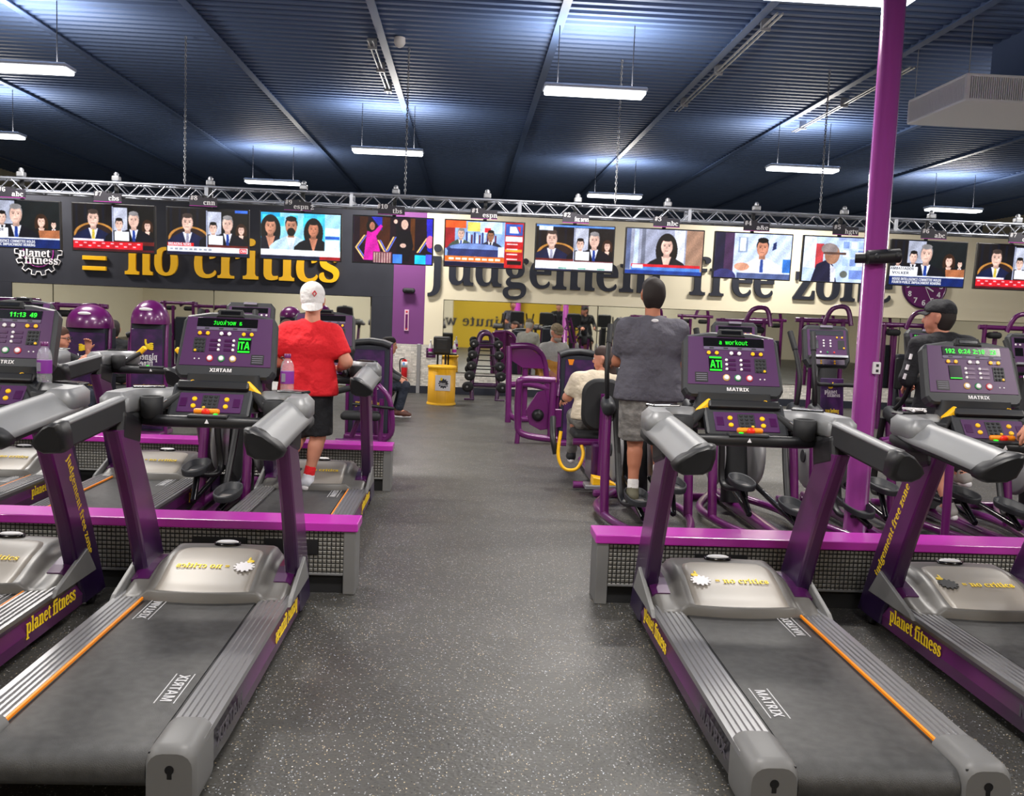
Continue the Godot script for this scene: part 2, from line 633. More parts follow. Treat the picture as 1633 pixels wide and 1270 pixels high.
	pc.position = Vector3(3.02, 0, -6.95)
	metas(pc, "round glossy purple column standing between the ellipticals", "column", "", "structure")

# ---------------------------------------------------------------- the partition with the signs and mirrors
func wall_panel(called: String, x0: float, x1: float, y0: float, y1: float, z: float, th: float, m: Material, label: String):
	var b := MB.new()
	b.box(Vector3((x0 + x1) / 2, (y0 + y1) / 2, z - th / 2), Vector3(x1 - x0, y1 - y0, th), 0.003)
	struct(called, b, m, label)

func sign_wall():
	var dark := mat("sign_dark", rgb(44, 46, 56), 0.75)
	dark.albedo_texture = noise_tex(0.01, Color(0.8, 0.8, 0.84), Color(1, 1, 1), 31)
	tri(dark, 0.5)
	var cream := mat("sign_cream", rgb(236, 226, 198), 0.8)
	var purple := mat("sign_purple", rgb(118, 60, 124), 0.7)
	wall_panel("wall_back", -13.5, 16.5, 0, 3.44, WALL - 0.1, 0.15, mats["cream"], "cream partition wall carrying the mirrors and signs")
	wall_panel("wall_sign_left", -13.5, -1.42, 1.80, 3.44, WALL, 0.1, dark, "dark charcoal sign band over the left mirror")
	wall_panel("wall_dark_strip", -1.82, -1.42, 0.93, 1.80, WALL, 0.1, dark, "dark strip of wall right of the left mirror")
	wall_panel("wall_purple_strip", -1.42, -0.82, 0.93, 3.44, WALL, 0.1, purple, "purple vertical strip between the dark and the cream sign walls")
	wall_panel("wall_sign_right", -0.82, 16.5, 1.80, 3.44, WALL, 0.1, cream, "cream sign band over the right mirror")
	wall_panel("wall_cream_strip", -0.82, -0.46, 0.93, 1.80, WALL, 0.1, cream, "cream strip of wall left of the right mirror")
	var cap := MB.new()
	cap.box(Vector3(1.5, 3.475, WALL - 0.08), Vector3(30, 0.07, 0.22), 0.01)
	struct("trim_30", cap, mat("wall_cap", rgb(120, 124, 136), 0.5), "grey cap along the top of the partition wall")
	# ledger stone wainscot: rows of thin stone strips
	var im := Image.create(512, 512, false, Image.FORMAT_RGB8)
	var bump := Image.create(512, 512, false, Image.FORMAT_RGB8)
	var rng := RandomNumberGenerator.new()
	rng.seed = 12
	bump.fill(Color(0.05, 0.05, 0.05))
	im.fill(rgb(150, 145, 138))
	for r in 16:
		var x := rng.randi() % 60
		while x < 512 + 60:
			var w := rng.randi_range(40, 110)
			var b := rng.randf_range(0.76, 0.92)
			im.fill_rect(Rect2i(x - 60, r * 32 + 2, w - 2, 29), Color(b, b * 0.98, b * 0.94))
			var h := rng.randf_range(0.45, 1.0)
			bump.fill_rect(Rect2i(x - 60, r * 32 + 3, w - 4, 26), Color(h, h, h))
			x += w
	bump.bump_map_to_normal_map(6.0)
	var stone := mat("ledger_stone", Color.WHITE, 0.85)
	stone.albedo_texture = ImageTexture.create_from_image(im)
	stone.normal_enabled = true
	stone.normal_texture = ImageTexture.create_from_image(bump)
	tri(stone, 1.9)
	wall_panel("wall_wainscot", -1.82, -0.46, 0.14, 0.93, WALL, 0.1, stone, "pale ledger stone wainscot under the purple strip")
	wall_panel("wall_wainscot_mirror", -0.46, 16.5, 0.14, 0.42, WALL, 0.1, stone, "low pale ledger stone wainscot under the right mirror")
	wall_panel("baseboard_back", -1.82, 16.5, 0.0, 0.14, WALL + 0.01, 0.1, mats["navy"], "dark baseboard under the stone wainscot")
	for x in [-0.9, -1.42]:
		var t := MB.new()
		t.box(Vector3(x, 0.47, WALL + 0.015), Vector3(0.07, 0.94, 0.03), 0.005)
		struct("trim_%d" % (31 if x > -1 else 32), t, mats["steel"], "grey metal trim standing on the wainscot")
	# mirrors: sheets side by side
	var mm := mat("mirror_silver", Color(0.88, 0.89, 0.87), 0.02, 1.0)
	var k := 0
	for q in [[-0.45, 2.48, 0.43], [2.5, 5.4, 0.43], [5.42, 8.4, 0.43], [8.42, 11.4, 0.43], [11.42, 14.4, 0.43], [-4.75, -1.84, 0.1], [-7.7, -4.77, 0.1], [-8.45, -7.72, 0.1]]:
		var b := MB.new()
		b.box(Vector3((q[0] + q[1]) / 2, (q[2] + 1.79) / 2, WALL - 0.045), Vector3(q[1] - q[0], 1.79 - q[2], 0.11), 0.0)
		var o := part(self, "wall_mirror", b, mm)
		metas(o, ["large mirror sheet right of the cream strip, reflecting the reversed words", "second mirror sheet of the right wall, behind the grey shirted man", "third mirror sheet of the right wall, under the words free zone", "fourth mirror sheet of the right wall, under the clock", "mirror sheet of the right wall cut off by the picture edge", "left wall mirror sheet nearest the dark strip, behind the red runner", "left wall mirror sheet behind the domed machines", "narrow left wall mirror sheet at the far left end"][k], "mirror", "wall mirrors")
		k += 1
	wall_panel("wall_mirror_end", -13.5, -8.47, 0, 1.8, WALL, 0.1, dark, "dark wall left of the left mirror")
	# lettering
	lettering("sign_lettering", "raised yellow slab letters = no critics on the dark wall", "= no critics", [-7.16, -6.40, -5.14], 2.03, 0.985, mats["yellow"], [-6.72, -5.41, -2.42])
	lettering("sign_lettering", "raised dark slab letters judgement free zone on the cream wall", "judgement free zone", [-0.74, 4.19, 6.23], 2.08, 0.98, mats["navy"], [3.77, 5.88, 8.2])
	gear_emblem()
	wall_clock()

func lettering(called: String, label: String, words: String, starts: Array, base: float, size: float, m: Material, ends: Array):
	var t := thing(called, label, "sign", Vector3(starts[0], base, WALL + 0.03))
	var n := 0
	var foot: float = text_mesh("x", size, 0.05).get_aabb().position.y
	for w in words.split(" "):
		var total := 0.0
		var adv := []
		for ch in w:
			var a: float = text_mesh(ch, size, 0.05).get_aabb().size.x + 0.035
			adv.append(a)
			total += a
		var k: float = (ends[n] - starts[n]) / total
		var x: float = starts[n]
		for i in w.length():
			if w[i] == "=":
				for y in [0.085, 0.275]:
					var bar := MB.new()
					bar.box(Vector3(0.215, y, 0), Vector3(0.43, 0.075, 0.06), 0.004)
					part(t, "letter", bar, m)
				continue
			var tm := text_mesh(w[i], size, 0.06, "Droid Serif", 1.5)
			var o := mesh_part(t, "letter", tm, m)
			o.transform = Transform3D(Basis.from_scale(Vector3(k, 1, 1)), Vector3(x + adv[i] * k / 2 - starts[0], -foot, 0))
			x += adv[i] * k
		n += 1

func gear_emblem():
	var t := thing("gear_emblem", "white gear outline emblem with two words on the dark wall at left", "emblem", Vector3(-7.97, 2.37, WALL + 0.015))
	var g := gear(0.36, 0.43, 14)
	var m := MB.new()
	var path := []
	for p in g: path.append(Vector3(p.x, p.y, 0))
	path.append(path[0])
	m.tube(path, 0.012, 5)
	part(t, "gear_outline", m, mats["print_white"])
	m = MB.new()
	path = []
	for i in 33: path.append(Vector3(0.27 * cos(TAU * i / 32), 0.27 * sin(TAU * i / 32), 0))
	m.tube(path, 0.01, 5)
	part(t, "ring", m, mats["magenta"])
	text(t, "planet", mats["print_white"], 0.2, Transform3D(Basis(), Vector3(-0.06, -0.02, 0.02)), false, 0.56, "Droid Serif", 0.02)
	text(t, "fitness", mats["print_white"], 0.2, Transform3D(Basis(), Vector3(0.06, -0.15, 0.02)), false, 0.60, "Droid Serif", 0.02)

func wall_clock():
	var t := thing("wall_clock", "round purple wall clock with white numerals right of the lettering", "clock", Vector3(8.82, 2.44, WALL + 0.02))
	var face := frame(Vector3.ZERO, Vector3.RIGHT, Vector3.BACK)
	var m := MB.new()
	m.lathe([Vector2(0.44, 0), Vector2(0.44, 0.045), Vector2(0.42, 0.05), Vector2(0.41, 0.03)], 40, face)
	part(t, "rim", m, mats["purple_deep"])
	m = MB.new()
	m.lathe([Vector2(0.41, 0.0), Vector2(0.41, 0.032)], 40, face)
	part(t, "face", m, mats["purple"])
	for h in range(1, 13):
		var a := PI / 2 - TAU * h / 12
		text(t, str(h), mats["print_white"], 0.14, Transform3D(Basis(), Vector3(cos(a) * 0.33, sin(a) * 0.33, 0.036)), false, 0.0, "Droid Sans", 0.004, "numeral")
	for q in [[-0.55, 0.2, 0.016, "hour_hand"], [2.9, 0.3, 0.011, "minute_hand"], [-1.1, 0.32, 0.005, "second_hand"]]:
		m = MB.new()
		var d := Vector3(cos(q[0]), sin(q[0]), 0)
		m.tube([d * -0.05 + Vector3(0, 0, 0.042), d * q[1] + Vector3(0, 0, 0.042)], q[2], 6)
		part(t, q[3], m, mats["print_white"])

# ---------------------------------------------------------------- screens on the truss
func px_rect(im: Image, x: float, y: float, w: float, h: float, c: Color):
	var W := im.get_width()
	var H := im.get_height()
	im.fill_rect(Rect2i(roundi(x * W), roundi(y * H), maxi(1, roundi(w * W)), maxi(1, roundi(h * H))), c)

func px_ell(im: Image, cx: float, cy: float, rx: float, ry: float, c: Color):
	var W := im.get_width()
	var H := im.get_height()
	for y in range(roundi((cy - ry) * H), roundi((cy + ry) * H) + 1):
		if y < 0 or y >= H: continue
		var t := (float(y) / H - cy) / ry
		if absf(t) > 1.0: continue
		var half := rx * sqrt(1.0 - t * t)
		px_rect(im, cx - half, float(y) / H, 2 * half, 0.5 / H, c)

func px_poly(im: Image, pts: Array, c: Color):
	var H := im.get_height()
	for y in H:
		var v := (y + 0.5) / H
		var xs := []
		for i in pts.size():
			var a: Vector2 = pts[i]
			var b: Vector2 = pts[(i + 1) % pts.size()]
			if (a.y <= v) != (b.y <= v): xs.append(a.x + (v - a.y) / (b.y - a.y) * (b.x - a.x))
		xs.sort()
		for i in range(0, xs.size() - 1, 2): px_rect(im, xs[i], float(y) / H, xs[i + 1] - xs[i], 0.5 / H, c)

func px_bust(im: Image, cx: float, cy: float, s: float, skin: Color, hair: Color, coat: Color, tie: Color, long_hair := false):
	# head centre (cx, cy), s = head height as a share of the picture height
	var a := 0.5625
	var w := s * a * 0.36
	if long_hair: px_ell(im, cx, cy + s * 0.25, w * 1.75, s * 0.95, hair)
	px_poly(im, [Vector2(cx - w * 3.9, cy + s * 2.4), Vector2(cx - w * 3.5, cy + s * 1.2), Vector2(cx - w * 2.6, cy + s * 0.9), Vector2(cx - w * 0.8, cy + s * 0.58), Vector2(cx + w * 0.8, cy + s * 0.58), Vector2(cx + w * 2.6, cy + s * 0.9), Vector2(cx + w * 3.5, cy + s * 1.2), Vector2(cx + w * 3.9, cy + s * 2.4)], coat)
	px_poly(im, [Vector2(cx - w * 0.8, cy + s * 0.6), Vector2(cx + w * 0.8, cy + s * 0.6), Vector2(cx, cy + s * 1.6)], skin if long_hair else Color(0.9, 0.9, 0.95))
	if not long_hair: px_poly(im, [Vector2(cx - w * 0.2, cy + s * 0.68), Vector2(cx + w * 0.2, cy + s * 0.68), Vector2(cx + w * 0.3, cy + s * 1.4), Vector2(cx - w * 0.3, cy + s * 1.4)], tie)
	px_rect(im, cx - w * 0.5, cy + s * 0.3, w, s * 0.36, skin.darkened(0.2))
	px_ell(im, cx, cy - s * 0.10, w * 1.0, s * 0.44, hair)
	px_ell(im, cx, cy + s * 0.04, w * 0.94, s * 0.46, skin.darkened(0.12))
	px_ell(im, cx - w * 0.12, cy + s * 0.03, w * 0.78, s * 0.43, skin)
	px_ell(im, cx, cy - s * 0.41, w * 0.86, s * 0.15, hair)
	for e in [-1, 1]:
		px_ell(im, cx + e * w * 0.38, cy - s * 0.02, w * 0.15, s * 0.03, skin.darkened(0.6))
		px_rect(im, cx + e * w * 0.38 - w * 0.24, cy - s * 0.11, w * 0.48, s * 0.03, skin.darkened(0.4))
	px_rect(im, cx - w * 0.07, cy + s * 0.0, w * 0.14, s * 0.16, skin.darkened(0.15))
	px_rect(im, cx - w * 0.3, cy + s * 0.26, w * 0.6, s * 0.03, skin.darkened(0.35))

func picture(kind: String) -> Image:
	var im := Image.create(256, 144, false, Image.FORMAT_RGB8)
	var sk := Color(0.88, 0.72, 0.66)
	var gr := Color(0.50, 0.49, 0.50)
	var dk := Color(0.07, 0.06, 0.07)
	var suit := Color(0.04, 0.05, 0.10)
	var blue := Color(0.10, 0.22, 0.55)
	if kind in ["abc", "cbs", "cnn", "fox"]:
		im.fill(Color(0.06, 0.05, 0.07))
		for i in 9: px_rect(im, 0.03 + 0.11 * i, 0.0, 0.03, 0.75, Color(0.05, 0.06, 0.12))
	match kind:
		"abc":
			px_rect(im, 0.22, 0.0, 0.24, 0.5, Color(0.62, 0.64, 0.72))
			px_rect(im, 0.46, 0.0, 0.54, 0.6, Color(0.05, 0.08, 0.10))
			px_bust(im, 0.10, 0.42, 0.24, sk, dk, suit, dk)
			px_bust(im, 0.30, 0.36, 0.26, sk, dk, suit, dk)
			px_bust(im, 0.78, 0.42, 0.24, sk, Color(0.2, 0.12, 0.08), dk, dk, true)
			px_bust(im, 0.93, 0.48, 0.16, sk, dk, dk, dk)
			px_poly(im, [Vector2(0.74, 0.62), Vector2(1, 0.6), Vector2(1, 0.85), Vector2(0.76, 0.85)], Color(0.66, 0.40, 0.26))
			px_bust(im, 0.47, 0.28, 0.40, sk, gr, suit, blue)
			px_rect(im, 0.0, 0.58, 0.37, 0.2, Color(0.93, 0.94, 0.98))
			px_rect(im, 0.0, 0.78, 1.0, 0.035, Color(0.85, 0.86, 0.92))
			px_rect(im, 0.0, 0.815, 1.0, 0.185, Color(0.05, 0.13, 0.38))
		"cbs", "cnn", "fox":
			px_ell(im, 0.27, 0.66, 0.26, 0.28, Color(0.70, 0.48, 0.22))
			px_ell(im, 0.27, 0.70, 0.235, 0.28, Color(0.16, 0.10, 0.10))
			px_bust(im, 0.25 if kind != "fox" else 0.20, 0.30, 0.36, sk, Color(0.25, 0.2, 0.19), Color(0.07, 0.10, 0.24), Color(0.6, 0.6, 0.7) if kind != "cbs" else Color(0.85, 0.75, 0.3))
			px_rect(im, 0.49, 0.03, 0.51, 0.82, Color(0.05, 0.05, 0.06))
			px_rect(im, 0.50, 0.05, 0.17, 0.5, Color(0.72, 0.74, 0.82))
			px_bust(im, 0.57, 0.40, 0.24, sk, dk, suit, dk)
			px_bust(im, 0.92, 0.42, 0.2, sk, Color(0.2, 0.12, 0.08), dk, dk, true)
			px_bust(im, 0.75, 0.30, 0.34, sk, gr, suit, blue)
			px_rect(im, 0.51, 0.56, 0.18, 0.2, Color(0.93, 0.94, 0.98))
			px_rect(im, 0.485, 0.03, 0.012, 0.82, Color(0.75, 0.78, 0.9))
			px_rect(im, 0.5, 0.77, 0.5, 0.08, Color(0.36, 0.10, 0.10))
			if kind == "cbs":
				px_rect(im, 0.0, 0.74, 0.38, 0.05, Color(0.9, 0.85, 0.9))
				px_rect(im, 0.0, 0.79, 0.86, 0.16, Color(0.80, 0.10, 0.16))
				px_rect(im, 0.0, 0.95, 1.0, 0.05, Color(0.3, 0.06, 0.10))
				for i in 15: px_rect(im, 0.02 + 0.055 * i, 0.82 + 0.06 * (i % 2), 0.04, 0.025, Color(0.95, 0.7, 0.74))
			elif kind == "cnn":
				px_rect(im, 0.84, 0.0, 0.16, 0.06, Color(0.2, 0.4, 0.85))
				px_rect(im, 0.0, 0.74, 0.33, 0.08, Color(0.80, 0.10, 0.12))
				px_rect(im, 0.0, 0.82, 1.0, 0.12, Color(0.92, 0.93, 0.97))
				px_rect(im, 0.0, 0.94, 1.0, 0.06, Color(0.06, 0.08, 0.20))
				for i in 9: px_rect(im, 0.03 + 0.06 * i, 0.86, 0.04, 0.04, Color(0.6, 0.62, 0.68))
				px_rect(im, 0.90, 0.83, 0.09, 0.1, Color(0.85, 0.1, 0.12))
			else:
				px_rect(im, 0.0, 0.0, 1.0, 0.04, Color(0.35, 0.55, 0.9))
				px_rect(im, 0.03, 0.03, 0.18, 0.1, Color(0.85, 0.9, 1.0))
				px_rect(im, 0.0, 0.74, 0.49, 0.05, Color(0.4, 0.14, 0.14))
				px_rect(im, 0.0, 0.79, 1.0, 0.18, Color(0.93, 0.95, 1.0))
				for i in 3: px_rect(im, 0.3 + 0.25 * i, 0.94, 0.1, 0.02, Color(0.3, 0.6, 0.5))
		"espn 2":
			im.fill(Color(0.10, 0.62, 0.86))
			px_rect(im, 0.24, 0.0, 0.3, 0.85, Color(0.55, 0.82, 0.95))
			px_rect(im, 0.54, 0.0, 0.26, 0.85, Color(0.22, 0.72, 0.90))
			for i in 5: px_rect(im, 0.02 + 0.17 * i, 0.05 + 0.04 * (i % 2), 0.1, 0.2, Color(0.25, 0.78, 0.92))
			px_bust(im, 0.12, 0.30, 0.36, Color(0.75, 0.52, 0.42), dk, Color(0.08, 0.08, 0.14), dk, true)
			px_bust(im, 0.38, 0.28, 0.38, Color(0.72, 0.5, 0.4), dk, Color(0.72, 0.84, 0.92), Color(0.8, 0.85, 0.9))
			px_ell(im, 0.38, 0.41, 0.05, 0.09, dk)
			px_bust(im, 0.66, 0.33, 0.34, Color(0.72, 0.46, 0.36), dk, Color(0.05, 0.06, 0.10), dk, true)
			px_rect(im, 0.80, 0.0, 0.2, 0.8, Color(0.62, 0.84, 0.95))
			px_rect(im, 0.81, 0.30, 0.18, 0.17, Color(0.92, 0.95, 1.0))
			px_rect(im, 0.81, 0.48, 0.18, 0.06, Color(0.15, 0.35, 0.75))
			px_rect(im, 0.81, 0.56, 0.18, 0.3, Color(0.90, 0.94, 1.0))
			px_rect(im, 0.0, 0.80, 1.0, 0.13, Color(0.93, 0.95, 0.98))
			px_rect(im, 0.0, 0.93, 0.74, 0.07, Color(0.05, 0.08, 0.2))
			px_rect(im, 0.74, 0.93, 0.26, 0.07, Color(0.6, 0.08, 0.12))
		"tbs":
			im.fill(Color(0.10, 0.04, 0.10))
			px_rect(im, 0.08, 0.0, 0.10, 0.6, Color(0.22, 0.10, 0.06))
			px_rect(im, 0.30, 0.0, 0.16, 0.7, Color(0.26, 0.12, 0.08))
			px_rect(im, 0.72, 0.0, 0.06, 0.7, Color(0.34, 0.18, 0.08))
			px_poly(im, [Vector2(0.92, 0), Vector2(1, 0), Vector2(1, 0.75), Vector2(0.94, 0.7)], Color(0.16, 0.14, 0.75))
			px_poly(im, [Vector2(0.22, 0), Vector2(0.36, 0), Vector2(0.36, 0.3)], Color(0.14, 0.18, 0.7))
			for q in [[0.02, 0.68, 0.13, 0.40], [0.02, 0.68, 0.13, 0.95], [0.40, 0.75, 0.50, 0.42], [0.80, 0.75, 0.92, 0.42], [0.30, 0.50, 0.40, 0.80]]:
				px_poly(im, [Vector2(q[0], q[1]), Vector2(q[2], q[3]), Vector2(q[2] + 0.025, q[3]), Vector2(q[0] + 0.025, q[1])], Color(1.0, 0.78, 0.5))
				px_poly(im, [Vector2(q[0] + 0.03, q[1]), Vector2(q[2] + 0.03, q[3]), Vector2(q[2] + 0.045, q[3]), Vector2(q[0] + 0.045, q[1])], Color(0.4, 0.5, 1.0))
			px_poly(im, [Vector2(0.17, 0.32), Vector2(0.27, 0.30), Vector2(0.34, 0.75), Vector2(0.36, 0.95), Vector2(0.13, 0.95), Vector2(0.15, 0.6)], Color(0.80, 0.10, 0.62))
			px_poly(im, [Vector2(0.25, 0.33), Vector2(0.34, 0.16), Vector2(0.37, 0.2), Vector2(0.29, 0.42)], Color(0.80, 0.10, 0.62))
			px_ell(im, 0.22, 0.2, 0.06, 0.13, dk)
			px_ell(im, 0.235, 0.2, 0.035, 0.09, Color(0.7, 0.45, 0.36))
			px_poly(im, [Vector2(0.54, 0.28), Vector2(0.72, 0.28), Vector2(0.76, 0.6), Vector2(0.70, 0.95), Vector2(0.55, 0.95)], Color(0.04, 0.04, 0.09))
			px_poly(im, [Vector2(0.55, 0.3), Vector2(0.51, 0.1), Vector2(0.55, 0.08), Vector2(0.6, 0.3)], Color(0.05, 0.05, 0.1))
			px_ell(im, 0.53, 0.08, 0.025, 0.05, sk)
			px_ell(im, 0.645, 0.14, 0.045, 0.11, sk)
			px_ell(im, 0.63, 0.6, 0.04, 0.05, sk)
			px_rect(im, 0.25, 0.76, 0.24, 0.24, Color(0.45, 0.25, 0.30))
			for i in 7: px_rect(im, 0.26 + 0.033 * i, 0.78, 0.014, 0.22, Color(0.75, 0.62, 0.60))
			px_rect(im, 0.5, 0.8, 0.12, 0.2, Color(0.25, 0.5, 0.95))
			px_rect(im, 0.78, 0.8, 0.14, 0.2, Color(0.1, 0.75, 0.95))
			px_rect(im, 0.92, 0.78, 0.08, 0.22, Color(0.3, 0.3, 0.85))
			px_ell(im, 0.97, 0.5, 0.05, 0.14, Color(0.9, 0.4, 0.6))
		"espn":
			im.fill(Color(0.55, 0.68, 0.92))
			px_rect(im, 0.0, 0.0, 0.26, 0.16, Color(0.95, 0.36, 0.16))
			px_rect(im, 0.0, 0.16, 0.12, 0.45, Color(0.6, 0.12, 0.16))
			px_rect(im, 0.28, 0.02, 0.16, 0.2, Color(0.95, 0.85, 0.4))
			px_rect(im, 0.44, 0.0, 0.28, 0.26, Color(0.78, 0.88, 1.0))
			px_rect(im, 0.50, 0.14, 0.08, 0.1, Color(0.85, 0.15, 0.2))
			for i in 12: px_rect(im, 0.26 + 0.034 * i, 0.24 + 0.03 * (i % 3), 0.02, 0.3, [Color(0.15, 0.18, 0.4), Color(0.8, 0.85, 1.0), Color(0.35, 0.12, 0.2)][i % 3])
			px_bust(im, 0.20, 0.28, 0.22, sk, gr, Color(0.28, 0.34, 0.30), blue)
			px_bust(im, 0.58, 0.30, 0.22, Color(0.62, 0.42, 0.32), dk, Color(0.16, 0.18, 0.26), dk)
			px_ell(im, 0.38, 0.62, 0.36, 0.14, Color(0.22, 0.28, 0.5))
			px_ell(im, 0.38, 0.58, 0.32, 0.09, Color(0.45, 0.55, 0.8))
			px_rect(im, 0.04, 0.62, 0.66, 0.15, Color(0.16, 0.2, 0.42))
			px_rect(im, 0.68, 0.55, 0.08, 0.22, Color(0.9, 0.93, 1.0))
			px_rect(im, 0.0, 0.78, 0.76, 0.12, Color(0.96, 0.42, 0.16))
			px_rect(im, 0.0, 0.90, 1.0, 0.1, Color(0.05, 0.07, 0.2))
			for i in 8: px_rect(im, 0.05 + 0.085 * i, 0.815, 0.065, 0.05, Color(1, 0.92, 0.85))
			px_rect(im, 0.76, 0.0, 0.24, 1.0, Color(0.72, 0.10, 0.13))
			px_rect(im, 0.77, 0.03, 0.22, 0.25, Color(0.20, 0.34, 0.72))
			px_poly(im, [Vector2(0.82, 0.08), Vector2(0.90, 0.08), Vector2(0.94, 0.23), Vector2(0.82, 0.23)], Color(0.95, 0.95, 1))
			px_poly(im, [Vector2(0.91, 0.08), Vector2(0.96, 0.08), Vector2(0.96, 0.23)], Color(0.85, 0.15, 0.2))
			px_rect(im, 0.77, 0.3, 0.22, 0.12, Color(0.9, 0.9, 0.95))
			px_rect(im, 0.77, 0.58, 0.22, 0.06, Color(1.0, 0.6, 0.2))
			for i in 4: px_rect(im, 0.79, 0.46 + 0.11 * i, 0.14, 0.03, Color(0.95, 0.85, 0.85))
			px_rect(im, 0.80, 0.84, 0.18, 0.08, Color(0.1, 0.05, 0.08))
		"nbc":
			im.fill(Color(0.60, 0.62, 0.72))
			px_rect(im, 0.0, 0.0, 0.06, 0.9, Color(0.35, 0.4, 0.55))
			px_rect(im, 0.10, 0.0, 0.06, 0.9, Color(0.75, 0.82, 0.95))
			px_rect(im, 0.20, 0.0, 0.05, 0.9, Color(0.42, 0.44, 0.52))
			px_rect(im, 0.62, 0.0, 0.14, 0.9, Color(0.86, 0.88, 0.95))
			px_rect(im, 0.78, 0.0, 0.22, 0.9, Color(0.62, 0.48, 0.40))
			px_bust(im, 0.53, 0.36, 0.40, Color(0.92, 0.74, 0.68), dk, Color(0.10, 0.10, 0.12), dk, true)
			px_rect(im, 0.08, 0.78, 0.9, 0.06, Color(0.80, 0.12, 0.18))
			px_rect(im, 0.08, 0.84, 0.9, 0.08, Color(0.3, 0.5, 0.85))
			px_rect(im, 0.0, 0.92, 1.0, 0.08, Color(0.10, 0.22, 0.55))
			px_rect(im, 0.09, 0.79, 0.14, 0.08, Color(0.92, 0.94, 1.0))
		"aae":
			im.fill(Color(0.78, 0.84, 1.0))
			px_rect(im, 0.0, 0.0, 0.24, 1.0, Color(0.10, 0.09, 0.20))
			px_rect(im, 0.12, 0.0, 0.12, 1.0, Color(0.26, 0.16, 0.30))
			px_rect(im, 0.30, 0.08, 0.12, 0.34, Color(0.55, 0.62, 0.75))
			px_rect(im, 0.32, 0.10, 0.08, 0.3, Color(0.9, 0.94, 1.0))
			px_poly(im, [Vector2(0.76, 0.2), Vector2(0.80, 0.16), Vector2(0.80, 0.32), Vector2(0.75, 0.36)], Color(0.15, 0.2, 0.4))
			px_bust(im, 0.62, 0.30, 0.40, Color(0.80, 0.54, 0.44), dk, Color(0.93, 0.94, 0.98), Color(0.2, 0.3, 0.6))
			px_ell(im, 0.36, 0.74, 0.10, 0.09, Color(0.85, 0.6, 0.5))
			px_ell(im, 0.13, 1.0, 0.16, 0.2, Color(0.2, 0.2, 0.42))
			px_rect(im, 0.30, 0.88, 0.7, 0.12, Color(0.30, 0.36, 0.55))
			px_rect(im, 0.9, 0.55, 0.1, 0.3, Color(0.2, 0.45, 0.8))
		"hgtv":
			im.fill(Color(0.74, 0.82, 0.98))
			px_rect(im, 0.0, 0.0, 0.16, 0.7, Color(0.88, 0.92, 1.0))
			px_rect(im, 0.16, 0.15, 0.10, 0.55, Color(0.75, 0.25, 0.28))
			for i in 5:
				for j in 3: px_rect(im, 0.52 + 0.1 * i, 0.08 + 0.2 * j, 0.08, 0.15, [Color(0.5, 0.6, 0.85), Color(0.9, 0.94, 1), Color(0.62, 0.72, 0.92)][(i + j) % 3])
			px_rect(im, 0.45, 0.0, 0.55, 0.06, Color(0.6, 0.68, 0.9))
			px_poly(im, [Vector2(0.12, 1), Vector2(0.18, 0.62), Vector2(0.30, 0.52), Vector2(0.40, 0.62), Vector2(0.46, 1)], Color(0.12, 0.12, 0.22))
			px_poly(im, [Vector2(0.36, 0.6), Vector2(0.44, 0.7), Vector2(0.44, 1), Vector2(0.38, 1)], Color(0.85, 0.85, 0.92))
			px_ell(im, 0.38, 0.38, 0.10, 0.22, Color(0.62, 0.45, 0.36))
			px_ell(im, 0.34, 0.26, 0.11, 0.13, Color(0.55, 0.5, 0.5))
			px_rect(im, 0.26, 0.33, 0.3, 0.05, Color(0.35, 0.25, 0.22))
			px_rect(im, 0.62, 0.72, 0.3, 0.2, Color(0.45, 0.55, 0.85))
			px_ell(im, 0.55, 0.82, 0.05, 0.08, Color(0.4, 0.42, 0.4))
	# the softness of a broadcast picture
	im.resize(110, 62, Image.INTERPOLATE_LANCZOS)
	var rng := RandomNumberGenerator.new()
	rng.seed = 77
	for y in 62:
		for x in 110:
			var c := im.get_pixel(x, y)
			var d := rng.randf_range(0.93, 1.07) * (0.95 + 0.07 * sin(x * 0.31 + y * 0.23))
			im.set_pixel(x, y, Color(minf(c.r * d, 1), minf(c.g * d, 1), minf(c.b * d, 1)))
	im.resize(220, 124, Image.INTERPOLATE_CUBIC)
	return im

const SETS := [["abc", "#6"], ["cbs", "#7"], ["cnn", "#8"], ["espn 2", "#9"], ["tbs", "#10"], ["espn", "#1"], ["fox", "#2"], ["nbc", "#3"], ["aae", "#4"], ["hgtv", "#5"], ["abc", "#6"], ["cbs", "#7"]]

